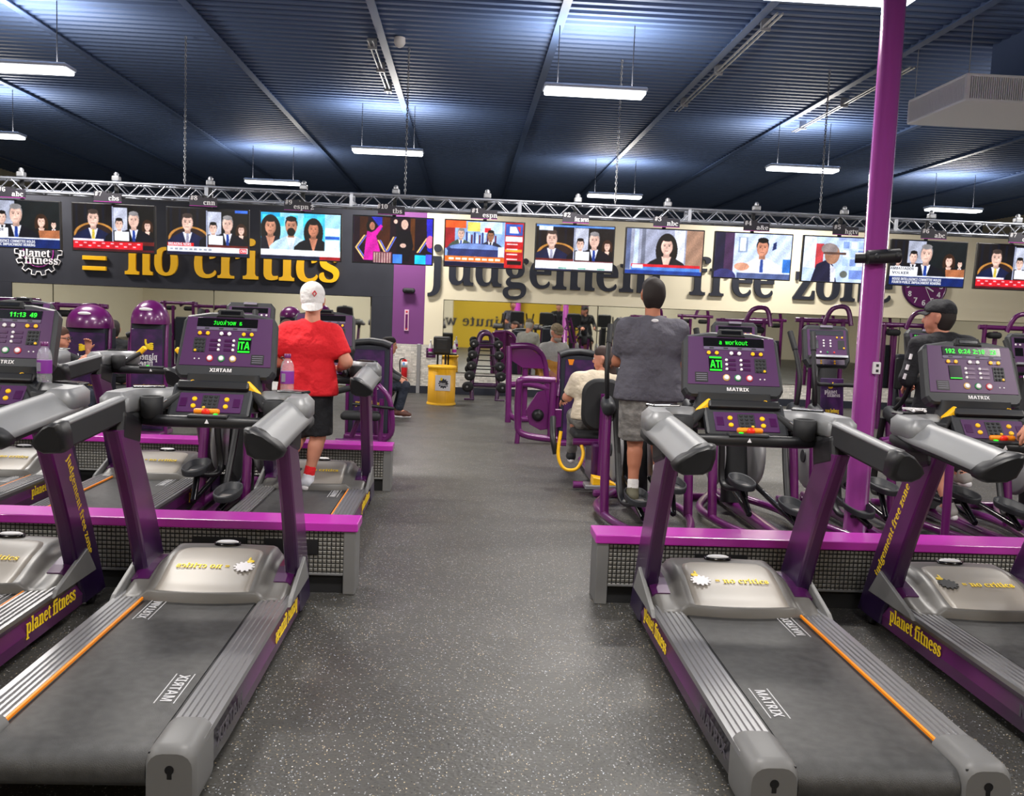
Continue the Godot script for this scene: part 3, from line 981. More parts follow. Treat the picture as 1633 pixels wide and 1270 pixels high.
func screens():
	var looks := ["wall television showing a grey haired man at a hearing, cut by the left edge", "wall television with a red banner, left of the two men split view", "wall television with split hearing view and white caption strip, above the yellow letters", "wall television with three people before bright cyan panels", "wall television showing a magenta dressed dancer on a dark stage", "wall television with an orange banner and a red side column", "wall television with two hearing views over a white strip, right of the sports screen", "wall television showing a woman with long black hair", "wall television showing a man in a white shirt, dark at its left third", "wall television with a bluish interior, partly behind the purple column", "wall television with a grey haired man, just right of the purple column", "wall television cut by the right edge of the picture"]
	var plaques := ["abc under number 6, at the left edge", "cbs under number 7, left part of the truss", "cnn under number 8", "espn 2 under number 9", "tbs under number 10", "the sports channel espn under number 1", "fox news under number 2", "nbc under number 3", "a&e under number 4", "hgtv under number 5", "abc under number 6, right of the purple column", "cbs under number 7, at the right edge"]
	var made := {}
	for i in 12:
		var x := -6.02 + 1.243 * i
		var kind: String = SETS[i][0]
		if not made.has(kind):
			var sm := StandardMaterial3D.new()
			sm.albedo_color = Color(0.02, 0.02, 0.02)
			sm.roughness = 0.25
			sm.emission_enabled = true
			sm.emission_texture = ImageTexture.create_from_image(picture(kind))
			sm.emission_energy_multiplier = 1.4
			sm.resource_name = "screen_picture"
			made[kind] = sm
		var t := thing("television", looks[i], "television", Vector3(x, 2.53, -13.0), 0.0, "televisions on the truss")
		t.rotation_degrees.x = 3.0
		var m := MB.new()
		m.box(Vector3(0, 0, -0.035), Vector3(1.10, 0.645, 0.06), 0.008, 2)
		m.box(Vector3(0, 0, -0.08), Vector3(0.7, 0.4, 0.05), 0.02, 2)
		part(t, "bezel", m, mats["black"])
		var q := QuadMesh.new()
		q.size = Vector2(1.066, 0.612)
		lift(mesh_part(t, "screen", q, made[kind]), Vector3(0, 0, -0.0035))
		m = MB.new()
		m.box(Vector3(0, 0.36, -0.14), Vector3(0.05, 0.5, 0.03), 0.004)
		m.box(Vector3(0, 0.0, -0.12), Vector3(0.3, 0.3, 0.03), 0.004)
		part(t, "mount", m, mats["charcoal"])
		var cap := {"abc": [["AMBASSADOR", -0.36, -0.08, 0.34, 0], ["VOLKER", -0.38, -0.14, 0.24, 0], ["HOUSE INTELLIGENCE COMMITTEE HOLDS", -0.14, -0.225, 0.70, 1], ["FOURTH PUBLIC IMPEACHMENT HEARING", -0.14, -0.27, 0.70, 1]], "cnn": [["BREAKING NEWS", -0.37, -0.17, 0.3, 1], ["CNN", 0.475, -0.235, 0.075, 1]]}
		for c in cap.get(kind, []):
			text(t, c[0], mats["print_navy"] if c[4] == 0 else mats["lit_white"], 0.05, Transform3D(Basis(), Vector3(c[1], c[2], 0.0)), false, c[3], "Droid Sans", 0.002, "caption")
		# channel plaque, hung from the truss
		var s := thing("channel_sign", "small dark channel plaque reading " + plaques[i], "sign", Vector3(x - 0.01, 2.93, -12.86), 0.0, "channel plaques on the truss")
		m = MB.new()
		m.prism(PackedVector2Array([Vector2(-0.19, -0.065), Vector2(0.17, -0.065), Vector2(0.17, 0.045), Vector2(-0.02, 0.045), Vector2(-0.02, 0.07), Vector2(-0.19, 0.07)]), xy, -0.01, 0.01, 0.002)
		part(s, "plaque", m, mats["sign_black"])
		m = MB.new()
		m.box(Vector3(-0.01, -0.067, 0.004), Vector3(0.36, 0.006, 0.014), 0.001)
		part(s, "magenta_edge", m, mats["magenta"])
		m = MB.new()
		m.box(Vector3(-0.01, 0.01, -0.06), Vector3(0.03, 0.14, 0.1), 0.003)
		part(s, "bracket", m, mats["charcoal"])
		text(s, SETS[i][1], mats["print_white"], 0.085, Transform3D(Basis(), Vector3(-0.13, 0.035, 0.011)))
		text(s, "fox news" if kind == "fox" else "a&e" if kind == "aae" else kind, mats["print_white"], 0.085, Transform3D(Basis(), Vector3(0.07, -0.02, 0.011)), false, 0.19 if kind == "fox" else 0.0)
		# clamp on top of the truss
		m = MB.new()
		m.box(Vector3(0, 0, 0), Vector3(0.1, 0.07, 0.1), 0.015, 2)
		m.lathe([Vector2(0.03, 0.03), Vector2(0.035, 0.06), Vector2(0.02, 0.085)], 10)
		var cl := part(self, "truss_clamp", m, mats["steel"])
		cl.position = Vector3(x + 0.02, 3.19, -13.05)
		metas(cl, "small clamp on the truss above " + plaques[i], "clamp", "clamps on the truss")
	truss()
	var drops := [["chain hanging from the ceiling to the truss, left part of the picture", 296, -3.87], ["bright chain hanging to the truss under a lamp, left of the aisle", 643, -0.91], ["short chain above the truss right of the middle", 978, 1.98], ["chain splitting in two at the truss, left of the purple column", 1308, 4.86]]
	for q in drops:
		var m := MB.new()
		var n := 50
		for k in n:
			var y := 3.16 + (CEIL - 3.16) * (k + 0.5) / n
			var ring := []
			for a in 9: ring.append(Vector3(0.012 * cos(TAU * a / 8) * (1 if k % 2 else 0), 0.026 * sin(TAU * a / 8), 0.012 * cos(TAU * a / 8) * (0 if k % 2 else 1)))
			for a in ring.size(): ring[a] += Vector3(0, y, 0)
			m.tube(ring, 0.0055, 4)
		var o := part(self, "truss_chain", m, mats["steel"])
		o.position = Vector3(q[2], 0, -13.1)
		metas(o, q[0], "chain", "chains that carry the truss")

func truss():
	var t := thing("lighting_truss", "long silver box truss with zigzag braces that carries the televisions", "truss", Vector3(0, 0, -13.1))
	var x0 := -9.0
	var x1 := 11.0
	var al := mat("truss_alu", rgb(176, 180, 190), 0.3, 0.75)
	for q in [[3.13, 0.12], [2.96, 0.12], [3.13, -0.12], [2.96, -0.12]]:
		var m := MB.new()
		m.tube([Vector3(x0, q[0], q[1]), Vector3(x1, q[0], q[1])], 0.018, 8)
		part(t, "chord", m, al)
	var up := MB.new()
	up.tube([Vector3(-0.085, -0.085, 0), Vector3(0.085, 0.085, 0)], 0.009, 6)
	up.st.generate_normals()
	var um := up.st.commit()
	var dn := MB.new()
	dn.tube([Vector3(-0.085, 0.085, 0), Vector3(0.085, -0.085, 0)], 0.009, 6)
	dn.st.generate_normals()
	var dm := dn.st.commit()
	var k := 0
	var x := x0 + 0.085
	var rest := MB.new()
	while x < x1:
		if x > -7.1 and x < 9.0:
			lift(mesh_part(t, "brace", um if k % 2 == 0 else dm, al), Vector3(x, 3.045, 0.12))
		var s := 1.0 if k % 2 == 0 else -1.0
		rest.tube([Vector3(x - 0.085, 3.045 - 0.085 * s, -0.12), Vector3(x + 0.085, 3.045 + 0.085 * s, -0.12)], 0.009, 4)
		rest.tube([Vector3(x - 0.085, 3.13, -0.12 * s), Vector3(x + 0.085, 3.13, 0.12 * s)], 0.009, 4)
		rest.tube([Vector3(x - 0.085, 2.96, 0.12 * s), Vector3(x + 0.085, 2.96, -0.12 * s)], 0.009, 4)
		x += 0.17
		k += 1
	part(t, "rear_braces", rest, al, "stuff")
	for jx in [-6.6, -3.55, -1.62, 0.66, 3.0, 5.9, 8.2]:
		var m := MB.new()
		m.box(Vector3(jx, 3.045, 0.12), Vector3(0.05, 0.2, 0.03), 0.004)
		part(t, "joint_plate", m, al)
		m = MB.new()
		m.box(Vector3(jx, 3.045, -0.12), Vector3(0.05, 0.2, 0.03), 0.004)
		part(t, "joint_plate", m, al)

# ---------------------------------------------------------------- plinths
func plinths():
	var mesh_im := Image.create(128, 128, false, Image.FORMAT_RGB8)
	var hb := Image.create(128, 128, false, Image.FORMAT_RGB8)
	for y in 128:
		for x in 128:
			var u := absf(fposmod(x / 16.0, 1.0) - 0.5) * 2
			var v := absf(fposmod(y / 16.0, 1.0) - 0.5) * 2
			var e := maxf(u, v)
			var h := clampf((1.0 - e) * 2.2, 0, 1)
			hb.set_pixel(x, y, Color(h, h, h))
			var c := 0.3 if e > 0.86 else 0.9
			mesh_im.set_pixel(x, y, Color(c, c, c * 0.98))
	hb.bump_map_to_normal_map(4.0)
	var m := mat("plinth_mesh", rgb(170, 168, 165), 0.42, 0.55)
	m.albedo_texture = ImageTexture.create_from_image(mesh_im)
	m.normal_enabled = true
	m.normal_texture = ImageTexture.create_from_image(hb)
	tri(m, 5.0)
	plinth("low cable plinth with magenta top left of the aisle, in front of the nearest treadmills", -4.2, -0.585, -5.47, -5.26, 0.41, [-0.95, -1.35])
	plinth("low cable plinth with magenta top right of the aisle, in front of the nearest treadmills", 0.78, 5.2, -5.43, -5.2, 0.40, [1.5, 2.68])
	plinth("farther cable plinth with magenta top behind the red runner's treadmill", -5.2, -0.63, -8.5, -8.29, 0.41, [])

func plinth(label: String, x0: float, x1: float, z0: float, z1: float, h: float, slots: Array):
	var t := thing("cable_plinth", label, "plinth", Vector3((x0 + x1) / 2, 0, z1), 0.0)
	var w := x1 - x0
	var d := z1 - z0
	var m := MB.new()
	m.box(Vector3(0, h - 0.02, -d / 2), Vector3(w + 0.02, 0.05, d + 0.02), 0.006, 2)
	part(t, "top", m, mats["magenta"])
	m = MB.new()
	m.box(Vector3(0, h * 0.58, -d / 2), Vector3(w - 0.13, h * 0.62, d - 0.03), 0.0)
	part(t, "mesh_panel", m, mats["plinth_mesh"])
	m = MB.new()
	m.box(Vector3(0, h * 0.14, -d / 2), Vector3(w - 0.13, h * 0.28, d - 0.07), 0.0)
	part(t, "toe_recess", m, mats["soft_black"])
	for e in [-1, 1]:
		m = MB.new()
		m.box(Vector3(e * (w / 2 - 0.035), (h - 0.045) / 2, -d / 2), Vector3(0.07, h - 0.045, d), 0.006, 2)
		part(t, "end_post", m, mats["grey_plastic"])
	m = MB.new()
	m.box(Vector3(0, 0.28 * h, -0.008), Vector3(w - 0.14, 0.012, 0.012), 0.002)
	part(t, "lower_edge", m, mats["grey_plastic"])
	for sx in slots:
		m = MB.new()
		m.box(Vector3(sx - (x0 + x1) / 2, h * 0.66, -0.012), Vector3(0.3, 0.085, 0.01), 0.0)
		part(t, "cable_slot", m, mats["black"])

# ---------------------------------------------------------------- treadmills
func treadmills():
	treadmill("nearest treadmill right of the aisle, orange edge strip on its right rail", Vector3(1.385, 0, -2.9), {"a": "a workout", "grip": true})
	treadmill("treadmill cut by the right edge, yellow words up its upright, earphones on its tray", Vector3(2.69, 0, -2.95), {"led": ["192", "0:24", "2:10", "23"]})
	treadmill("nearest treadmill left of the aisle with reversed lettering, dark upright beside the plinth end", Vector3(-1.215, 0, -2.93), {"a": "a workout", "flip": true, "k": 0.95})
	treadmill("treadmill cut by the left edge, planet fitness on its side, water bottle on its tray", Vector3(-2.35, 0, -2.98), {"led": ["", "", "11:13", "49"]})
	treadmill("treadmill of the second row that the red shirted runner is on", Vector3(-1.15, 0, -5.72), {"k": 0.97})
	treadmill("second row treadmill behind the nearest left one, orange strip along its left rail", Vector3(-2.47, 0, -5.95), {"k": 0.94, "left_strip": true, "low": true})
	treadmill("treadmill of the second row at the left edge, hood lettered no critics", Vector3(-3.62, 0, -5.9), {"k": 0.95})

func treadmill(label: String, at: Vector3, opt: Dictionary):
	var t := thing("treadmill", label, "treadmill", at, 0.0, "purple and black treadmills")
	var flip: bool = opt.get("flip", false)
	var k: float = opt.get("k", 1.0)
	var sx := -k if flip else k
	var X := Transform3D(Basis.from_scale(Vector3(sx, 1, 1)), Vector3.ZERO)
	var mk := func() -> MB:
		var b := MB.new()
		b.xf = X
		return b
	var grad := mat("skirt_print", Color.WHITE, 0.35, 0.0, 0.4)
	grad.vertex_color_use_as_albedo = true
	var m: MB
	for s in [-1, 1]:
		# side skirt, purple fading to charcoal at the tail
		m = mk.call()
		m.shade = func(p: Vector3) -> Color: return Color(0.035, 0.035, 0.04).lerp(Color(0.085, 0.01, 0.083), smoothstep(-0.35, -0.95, p.z))
		var zs := [-0.1, -0.4, -0.6, -0.8, -1.0, -1.5, -2.0]
		var rings := []
		for z in zs:
			var ring := PackedVector3Array()
			var lo := 0.055 if z < -0.3 else 0.075
			for q in [[0.405, 0.19], [0.43, lo + 0.06], [0.42, lo], [0.36, lo], [0.36, 0.205], [0.405, 0.205]]: ring.append(Vector3(s * q[0], q[1], z))
			rings.append(ring)
		m.loft(rings, true, false)
		part(t, "side_skirt", m, grad)
		# ribbed aluminium foot rail
		m = mk.call()
		var sec := PackedVector2Array([Vector2(0.285, 0.17), Vector2(0.285, 0.222)])
		for r in 5:
			var a := 0.292 + 0.025 * r
			for q in [[0.0, 0.222], [0.003, 0.2285], [0.014, 0.2285], [0.017, 0.222]]: sec.append(Vector2(a + q[0], q[1]))
		sec.append(Vector2(0.43, 0.222)); sec.append(Vector2(0.434, 0.205)); sec.append(Vector2(0.41, 0.17))
		var poly := PackedVector2Array()
		for q in sec: poly.append(Vector2(s * q.x, q.y))
		m.prism(poly, func(u: float, v: float, d: float) -> Vector3: return Vector3(u, v, d), -1.62, -0.06, 0.0)
		part(t, "foot_rail", m, mats["rail"])
		# tail cap with its belt adjuster hole
		m = mk.call()
		var cz := [[0.065, 0.80], [0.055, 0.93], [0.03, 1.0], [-0.13, 1.0], [-0.16, 0.98]]
		rings = []
		for q in cz:
			var ring := PackedVector3Array()
			for v in rrect(0.165 * (0.5 + q[1] / 2), 0.225 * q[1], 0.05, 4): ring.append(Vector3(s * 0.352 + v.x, 0.138 + v.y - 0.004 * (1 - q[1]), q[0]))
			rings.append(ring)
		m.loft(rings, true, true)
		var cap := part(t, "tail_cap", m, mats["cap_grey"])
		m = mk.call()
		m.lathe([Vector2(0.015, 0.0), Vector2(0.015, 0.005)], 14, frame(Vector3(s * 0.352, 0.175, 0.062), Vector3.RIGHT, Vector3.BACK))
		m.box(Vector3(s * 0.352, 0.156, 0.064), Vector3(0.016, 0.024, 0.005), 0.001)
		part(cap, "adjuster_hole", m, mats["black_gloss"])
		m = mk.call()
		m.tube([Vector3(s * 0.28, 0.226, 0.052), Vector3(s * 0.352, 0.229, 0.054), Vector3(s * 0.42, 0.222, 0.05)], 0.0035, 5)
		part(cap, "seam", m, mats["black"])
		# upright: leaning blade
		m = mk.call()
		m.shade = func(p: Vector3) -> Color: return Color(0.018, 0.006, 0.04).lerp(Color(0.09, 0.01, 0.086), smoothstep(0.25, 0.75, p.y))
		rings = []
		for q in 9:
			var f := q / 8.0
			var y := lerpf(0.06, 1.03, f)
			var zc := lerpf(-1.99, -1.5, f) - 0.03 * sin(f * PI)
			var dp := lerpf(0.3, 0.235, f)
			var th := lerpf(0.078, 0.07, f)
			var ring := PackedVector3Array()
			for v in rrect(th, dp, 0.018, 2): ring.append(Vector3(s * (0.395 + 0.005 * f) + v.x, y, zc + v.y))
			rings.append(ring)
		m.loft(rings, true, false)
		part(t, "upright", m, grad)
		m = mk.call()
		m.lathe([Vector2(0.03, -0.02), Vector2(0.042, -0.016), Vector2(0.042, 0.016), Vector2(0.03, 0.02)], 18, frame(Vector3(s * 0.39, 0.042, -2.03), Vector3.UP, Vector3.RIGHT))
		part(t, "front_wheel", m, mats["black"])
		# wedge between rail and upright
		m = mk.call()
		m.prism(PackedVector2Array([Vector2(-1.46, 0.205), Vector2(-1.5, 0.235), Vector2(-1.86, 0.345), Vector2(-1.98, 0.2)]), yz, s * 0.436 - 0.014, s * 0.436 + 0.008, 0.004)
		part(t, "corner_wedge", m, mats["grey_plastic"])
		m = mk.call()
		m.box(Vector3(s * 0.27, 0.196, -0.8), Vector3(0.028, 0.03, 1.5), 0.0)
		part(t, "belt_gap", m, mats["black"])
	# belt over its rear roller
	m = mk.call()
	var bp := []
	for z in [-1.6, -1.2, -0.8, -0.4, -0.04]: bp.append(Vector2(z, 0.215))
	for q in 7: bp.append(Vector2(-0.01 + 0.062 * sin(PI * (q + 1) / 8), 0.153 + 0.062 * cos(PI * (q + 1) / 8)))
	bp.append(Vector2(-0.04, 0.091)); bp.append(Vector2(-1.6, 0.091))
	m.prism(PackedVector2Array(bp), yz, -0.268, 0.268, 0.0, true)
	var belt := part(t, "belt", m, mats["belt"])
	for q in [[-0.2, -0.47, 0.0], [0.2, -1.35, PI]]:
		var o: float = q[0] * sx
		var rt := Vector3(0.0, 0, 1).rotated(Vector3.UP, q[2])
		var upv := Vector3.UP.cross(rt)
		var mt: Material = mats["label_grey"] if q[2] > 0 else mats["belt_print"]
		text(belt, "MATRIX", mats["belt_print"], 0.056, frame(Vector3(o, 0.2165, q[1]), rt, upv), flip, 0.24, "Droid Sans", 0.001)
		for e in [-1, 1]:
			m = mk.call()
			m.box(Vector3(q[0] + e * 0.036, 0.2157, q[1]), Vector3(0.004, 0.002, 0.27), 0.0)
			part(belt, "print_line", m, mats["belt_print"])
	m = mk.call()
	var os := -1 if opt.get("left_strip", false) else 1
	m.box(Vector3(os * 0.2885, 0.222, -0.8), Vector3(0.010, 0.016, 1.44), 0.003)
	part(t, "edge_strip", m, mats["orange"])
	# motor hood: side decks, a hump between them, a pale panel on the hump
	var top := func(x: float, z: float) -> float:
		var a := absf(x)
		var sd: float = lerpf(0.228, 0.302, smoothstep(-1.48, -1.88, z))
		var hp: float = lerpf(0.038, 0.062, smoothstep(-1.46, -1.7, z)) * (1.0 - smoothstep(0.255, 0.315, a)) * (1.0 - 0.12 * (x / 0.3) ** 2)
		var nose: float = smoothstep(-2.0, -2.1, z)
		return (sd + hp) * (1.0 - 0.35 * nose * nose)
	var rear := func(x: float) -> float: return -1.455 - 0.035 * (1.0 - smoothstep(0.0, 0.27, absf(x)) * 0.0) * (x / 0.27) ** 2 if absf(x) < 0.27 else -1.49
	m = mk.call()
	var rings2 := []
	for q in 22:
		var ring := PackedVector3Array()
		for j in 41:
			var x := lerpf(-0.412, 0.412, j / 40.0)
			var zr: float = rear.call(x)
			var z: float = zr if q < 2 else lerpf(zr - 0.006, -2.105, (q - 2) / 19.0)
			var y: float = 0.17 if q == 0 else top.call(x, z) - (0.006 if q == 1 else 0.0) - 0.02 * smoothstep(0.385, 0.412, absf(x))
			ring.append(Vector3(x, y, z))
		ring.append(Vector3(0.412, 0.16, ring[40].z)); ring.append(Vector3(-0.412, 0.16, ring[0].z))
		rings2.append(ring)
	m.loft(rings2, true, true)
	var hood := part(t, "motor_hood", m, mats["hood_grey"])
	m = mk.call()
	var pr := []
	for q in 17:
		var f := q / 16.0
		var ring := PackedVector3Array()
		for j in 17:
			var u := lerpf(-1, 1, j / 16.0)
			var w := 0.232 if f < 0.72 else 0.232 - 0.07 * (1 - sqrt(maxf(0.0, 1 - ((f - 0.72) / 0.28) ** 2)))
			var x := u * w
			var z: float = lerpf(rear.call(x) - 0.012, -1.915, f)
			ring.append(Vector3(x, top.call(x, z) + (0.006 if absf(u) < 0.95 and q > 0 and q < 16 else 0.001), z))
		ring.append(ring[16] - Vector3(0, 0.02, 0)); ring.append(ring[0] - Vector3(0, 0.02, 0))
		pr.append(ring)
	m.loft(pr, true, true)
	part(t, "hood_panel", m, mats["hood_pale"])
	var hx := Transform3D(frame(Vector3.ZERO, Vector3.RIGHT, Vector3(0, 0.22, -1)).basis, Vector3.ZERO)
	hx.origin = Vector3(0.045 * sx, top.call(0, -1.68) + 0.0085, -1.68)
	text(hood, "= no critics", mats["print_yellow"], 0.062, hx, flip, 0.27 * k, "Droid Serif", 0.002)
	var gx := Transform3D(hx.basis, Vector3(-0.165 * sx, top.call(0.16, -1.68) + 0.0085, -1.68))
	var gm := MB.new()
	gm.xf = gx
	gm.prism(gear(0.04, 0.052, 12), xy, 0.0, 0.003, 0.0)
	part(hood, "gear_print", gm, mats["print_white"] if opt.has("a") else mats["black"])
	gm = MB.new()
	gm.xf = gx
	gm.ball(Vector3(-0.02 * sign(sx), 0.055, 0.002), Vector3(0.02, 0.016, 0.003), 6, 10)
	gm.ball(Vector3(-0.012 * sign(sx), 0.078, 0.002), Vector3(0.007, 0.02, 0.003), 6, 8)
	part(hood, "thumb_print", gm, mats["print_yellow"])
	m = mk.call()
	m.lathe([Vector2(0.072, 0), Vector2(0.072, 0.012), Vector2(0.066, 0.014)], 24, Transform3D(Basis.from_scale(Vector3(1, 1, 0.55)), Vector3(0, top.call(0, -1.985) - 0.0, -1.985)))
	part(hood, "badge_rim", m, mats["black_gloss"])
	m = mk.call()
	m.lathe([Vector2(0.06, 0), Vector2(0.06, 0.016), Vector2(0.05, 0.020)], 24, Transform3D(Basis.from_scale(Vector3(1, 1, 0.5)), Vector3(0, top.call(0, -1.985) - 0.0, -1.985)))
	part(hood, "badge", m, mats["badge_silver"])
	for s in [-1, 1]:
		m = mk.call()
		rings2 = []
		for q in 6:
			var z := lerpf(-1.67, -2.05, q / 5.0)
			var ring := PackedVector3Array()
			for v in [[0.318, 0.005], [0.38, 0.005], [0.41, -0.004], [0.41, -0.03], [0.318, -0.03]]: ring.append(Vector3(s * v[0], top.call(0.36, z) + v[1], z))
			rings2.append(ring)
		m.loft(rings2, true, false)
		part(t, "corner_panel", m, mats["purple_deep"])
		m = mk.call()
		m.box(Vector3(s * 0.405, 1.02, -1.57), Vector3(0.085, 0.15, 0.27), 0.03, 3, Basis(Vector3.RIGHT, -0.25))
		part(t, "upright_joint", m, mats["black"])
	# handle arms: silver shell over black underside, black tip
	for s in [-1, 1]:
		var path := curve([Vector3(s * 0.435, 1.134, -1.64), Vector3(s * 0.432, 1.122, -1.45), Vector3(s * 0.43, 1.108, -1.2), Vector3(s * 0.432, 1.088, -0.86)], 6)
		# slanted section: the silver plate slopes outwards, the inner side is black
		var f := -float(s)
		var shell := PackedVector2Array()
		for q in 9:
			var u := q / 8.0
			shell.append(Vector2(f * lerpf(-0.058, 0.088, u), lerpf(0.046, -0.042, u) + 0.038 * sin(PI * u) * (1.25 - 0.5 * u)))
		shell.append(Vector2(f * 0.074, -0.05)); shell.append(Vector2(f * -0.056, 0.036))
		m = mk.call()
		m.sweep(path, shell, Vector3.UP, [0.9, 0.92, 0.95, 0.98])
		part(t, "arm_shell", m, mats["silver_shell"])
		m = mk.call()
		var under := PackedVector2Array([Vector2(f * -0.055, 0.035), Vector2(f * 0.074, -0.038), Vector2(f * 0.07, -0.062), Vector2(f * 0.045, -0.078), Vector2(f * -0.03, -0.072), Vector2(f * -0.06, -0.05)])
		m.sweep(path, under, Vector3.UP, [0.9, 0.92, 0.95, 0.98], false)
		part(t, "arm_underside", m, mats["soft_black"])
		m = mk.call()
		var tip := []
		var tp := PackedVector2Array([Vector2(-0.062, 0.055), Vector2(-0.03, 0.058), Vector2(0.02, 0.034), Vector2(0.07, -0.01), Vector2(0.092, -0.042), Vector2(0.078, -0.066), Vector2(0.045, -0.082), Vector2(-0.03, -0.076), Vector2(-0.06, -0.055), Vector2(-0.068, 0.0)])
		for q in [[-0.895, 1.0], [-0.86, 1.03], [-0.825, 1.0], [-0.808, 0.9], [-0.80, 0.72]]:
			var ring := PackedVector3Array()
			for v in tp: ring.append(Vector3(s * (0.432 + v.x * q[1]), 1.087 + v.y * q[1], q[0] + v.y * 0.45 - v.x * 0.15))
			tip.append(ring)
		m.loft(tip, true, true)
		part(t, "arm_tip", m, mats["black"])
		# tray and cup holder at the front bend
		m = mk.call()
		var outl := PackedVector2Array()
		var bend := curve([Vector3(0.372, 0, -1.50), Vector3(0.50, 0, -1.50), Vector3(0.512, 0, -1.62), Vector3(0.50, 0, -1.74), Vector3(0.455, 0, -1.84), Vector3(0.37, 0, -1.885), Vector3(0.25, 0, -1.88), Vector3(0.19, 0, -1.84), Vector3(0.21, 0, -1.79), Vector3(0.30, 0, -1.765), Vector3(0.355, 0, -1.71), Vector3(0.37, 0, -1.62), Vector3(0.372, 0, -1.55)], 3)
		for q in bend: outl.append(Vector2(s * q.x, q.z))
		m.prism(outl, xz, 1.075, 1.196, 0.03, true)
		var tr := part(t, "tray_housing", m, mats["silver_shell"])
		m = mk.call()
		m.prism(outl, xz, 1.035, 1.10, 0.02, true)
		part(tr, "housing_underside", m, mats["soft_black"])
		m = mk.call()
		m.box(Vector3(s * 0.375, 1.198, -1.825), Vector3(0.16, 0.016, 0.085), 0.007, 2, Basis(Vector3.UP, s * -0.35))
		part(tr, "phone_tray", m, mats["black_gloss"])
		m = mk.call()
		m.lathe([Vector2(0.035, 1.06), Vector2(0.052, 1.07), Vector2(0.056, 1.165), Vector2(0.048, 1.168), Vector2(0.042, 1.09), Vector2(0.01, 1.085)], 20, Transform3D(Basis(), Vector3(s * 0.308, 0, -1.67)))
		part(tr, "cup_holder", m, mats["soft_black"])
		# heart rate struts with yellow clips
		m = mk.call()
		m.sweep(curve([Vector3(s * 0.33, 1.065, -1.66), Vector3(s * 0.25, 1.13, -1.72), Vector3(s * 0.175, 1.185, -1.80)], 4), rrect(0.045, 0.035, 0.012, 2), Vector3.UP)
		var strut := part(t, "grip_strut", m, mats["soft_black"])
		m = mk.call()
		m.sweep([Vector3(s * 0.315, 1.097, -1.66), Vector3(s * 0.25, 1.150, -1.71)], rrect(0.026, 0.012, 0.004, 2), Vector3.UP)
		part(strut, "pulse_sensor", m, mats["chrome"])
		m = mk.call()
		m.box(Vector3(s * 0.165, 1.20, -1.80), Vector3(0.095, 0.042, 0.04), 0.01, 2, Basis(Vector3.BACK, s * -0.75))
		part(strut, "yellow_clip", m, mats["yellow"])
	# crossbar
	m = mk.call()
	m.sweep(curve([Vector3(-0.42, 1.055, -1.78), Vector3(-0.33, 1.05, -1.68), Vector3(-0.15, 1.06, -1.6), Vector3(0, 1.063, -1.585), Vector3(0.15, 1.06, -1.6), Vector3(0.33, 1.05, -1.68), Vector3(0.42, 1.055, -1.78)], 5), rrect(0.052, 0.058, 0.024, 4), Vector3.UP)
	var bar := part(t, "crossbar", m, mats["black"])
	m = mk.call()
	m.box(Vector3(0, 1.09, -1.588), Vector3(0.2, 0.016, 0.056), 0.006, 2)
	part(bar, "bar_plate", m, mats["charcoal"])
	m = mk.call()
	m.prism(PackedVector2Array([Vector2(-0.01, 1.058), Vector2(0.01, 1.058), Vector2(0, 1.078)]), xy, -1.558, -1.553, 0.0)
	part(bar, "arrow_mark", m, mats["print_white"])
	m = mk.call()
	m.ball(Vector3(-0.035, 1.1, -1.585), Vector3(0.012, 0.004, 0.012), 6, 10)
	part(bar, "status_light", m, mats["led_green"])
	if not opt.get("low", false):
		keypad(t, mk, flip)
		console(t, mk, flip, k, opt)
	# lettering on the sides
	var along := Vector3(0, 0.97, 0.49).normalized()
	if at.x > 2.0: text(t, "judgement free zone", mats["print_yellow"], 0.066, frame(Vector3(-0.4345 * k, 0.58, -1.785), along, Vector3(0, 0.49, -0.97)), flip, 0.62)
	elif at.x < -2.0: text(t, "judgement free zone", mats["print_yellow"], 0.066, frame(Vector3(0.4345 * k, 0.58, -1.785), -along, Vector3(0, 0.49, -0.97)), flip, 0.62)
	for s in [-1, 1]:
		var side: float = s
		var rt := Vector3(0, 0, 1) if side < 0 else Vector3(0, 0, -1)
		text(t, "planet fitness", mats["print_yellow"], 0.095, frame(Vector3(side * 0.432 * k, 0.148, -1.47), rt, Vector3.UP), flip, 0.53, "Droid Serif")
		text(t, "MATRIX", mats["skirt_grey"], 0.07, frame(Vector3(side * 0.431 * k, 0.14, -0.4), rt, Vector3.UP), flip, 0.36, "Droid Sans")

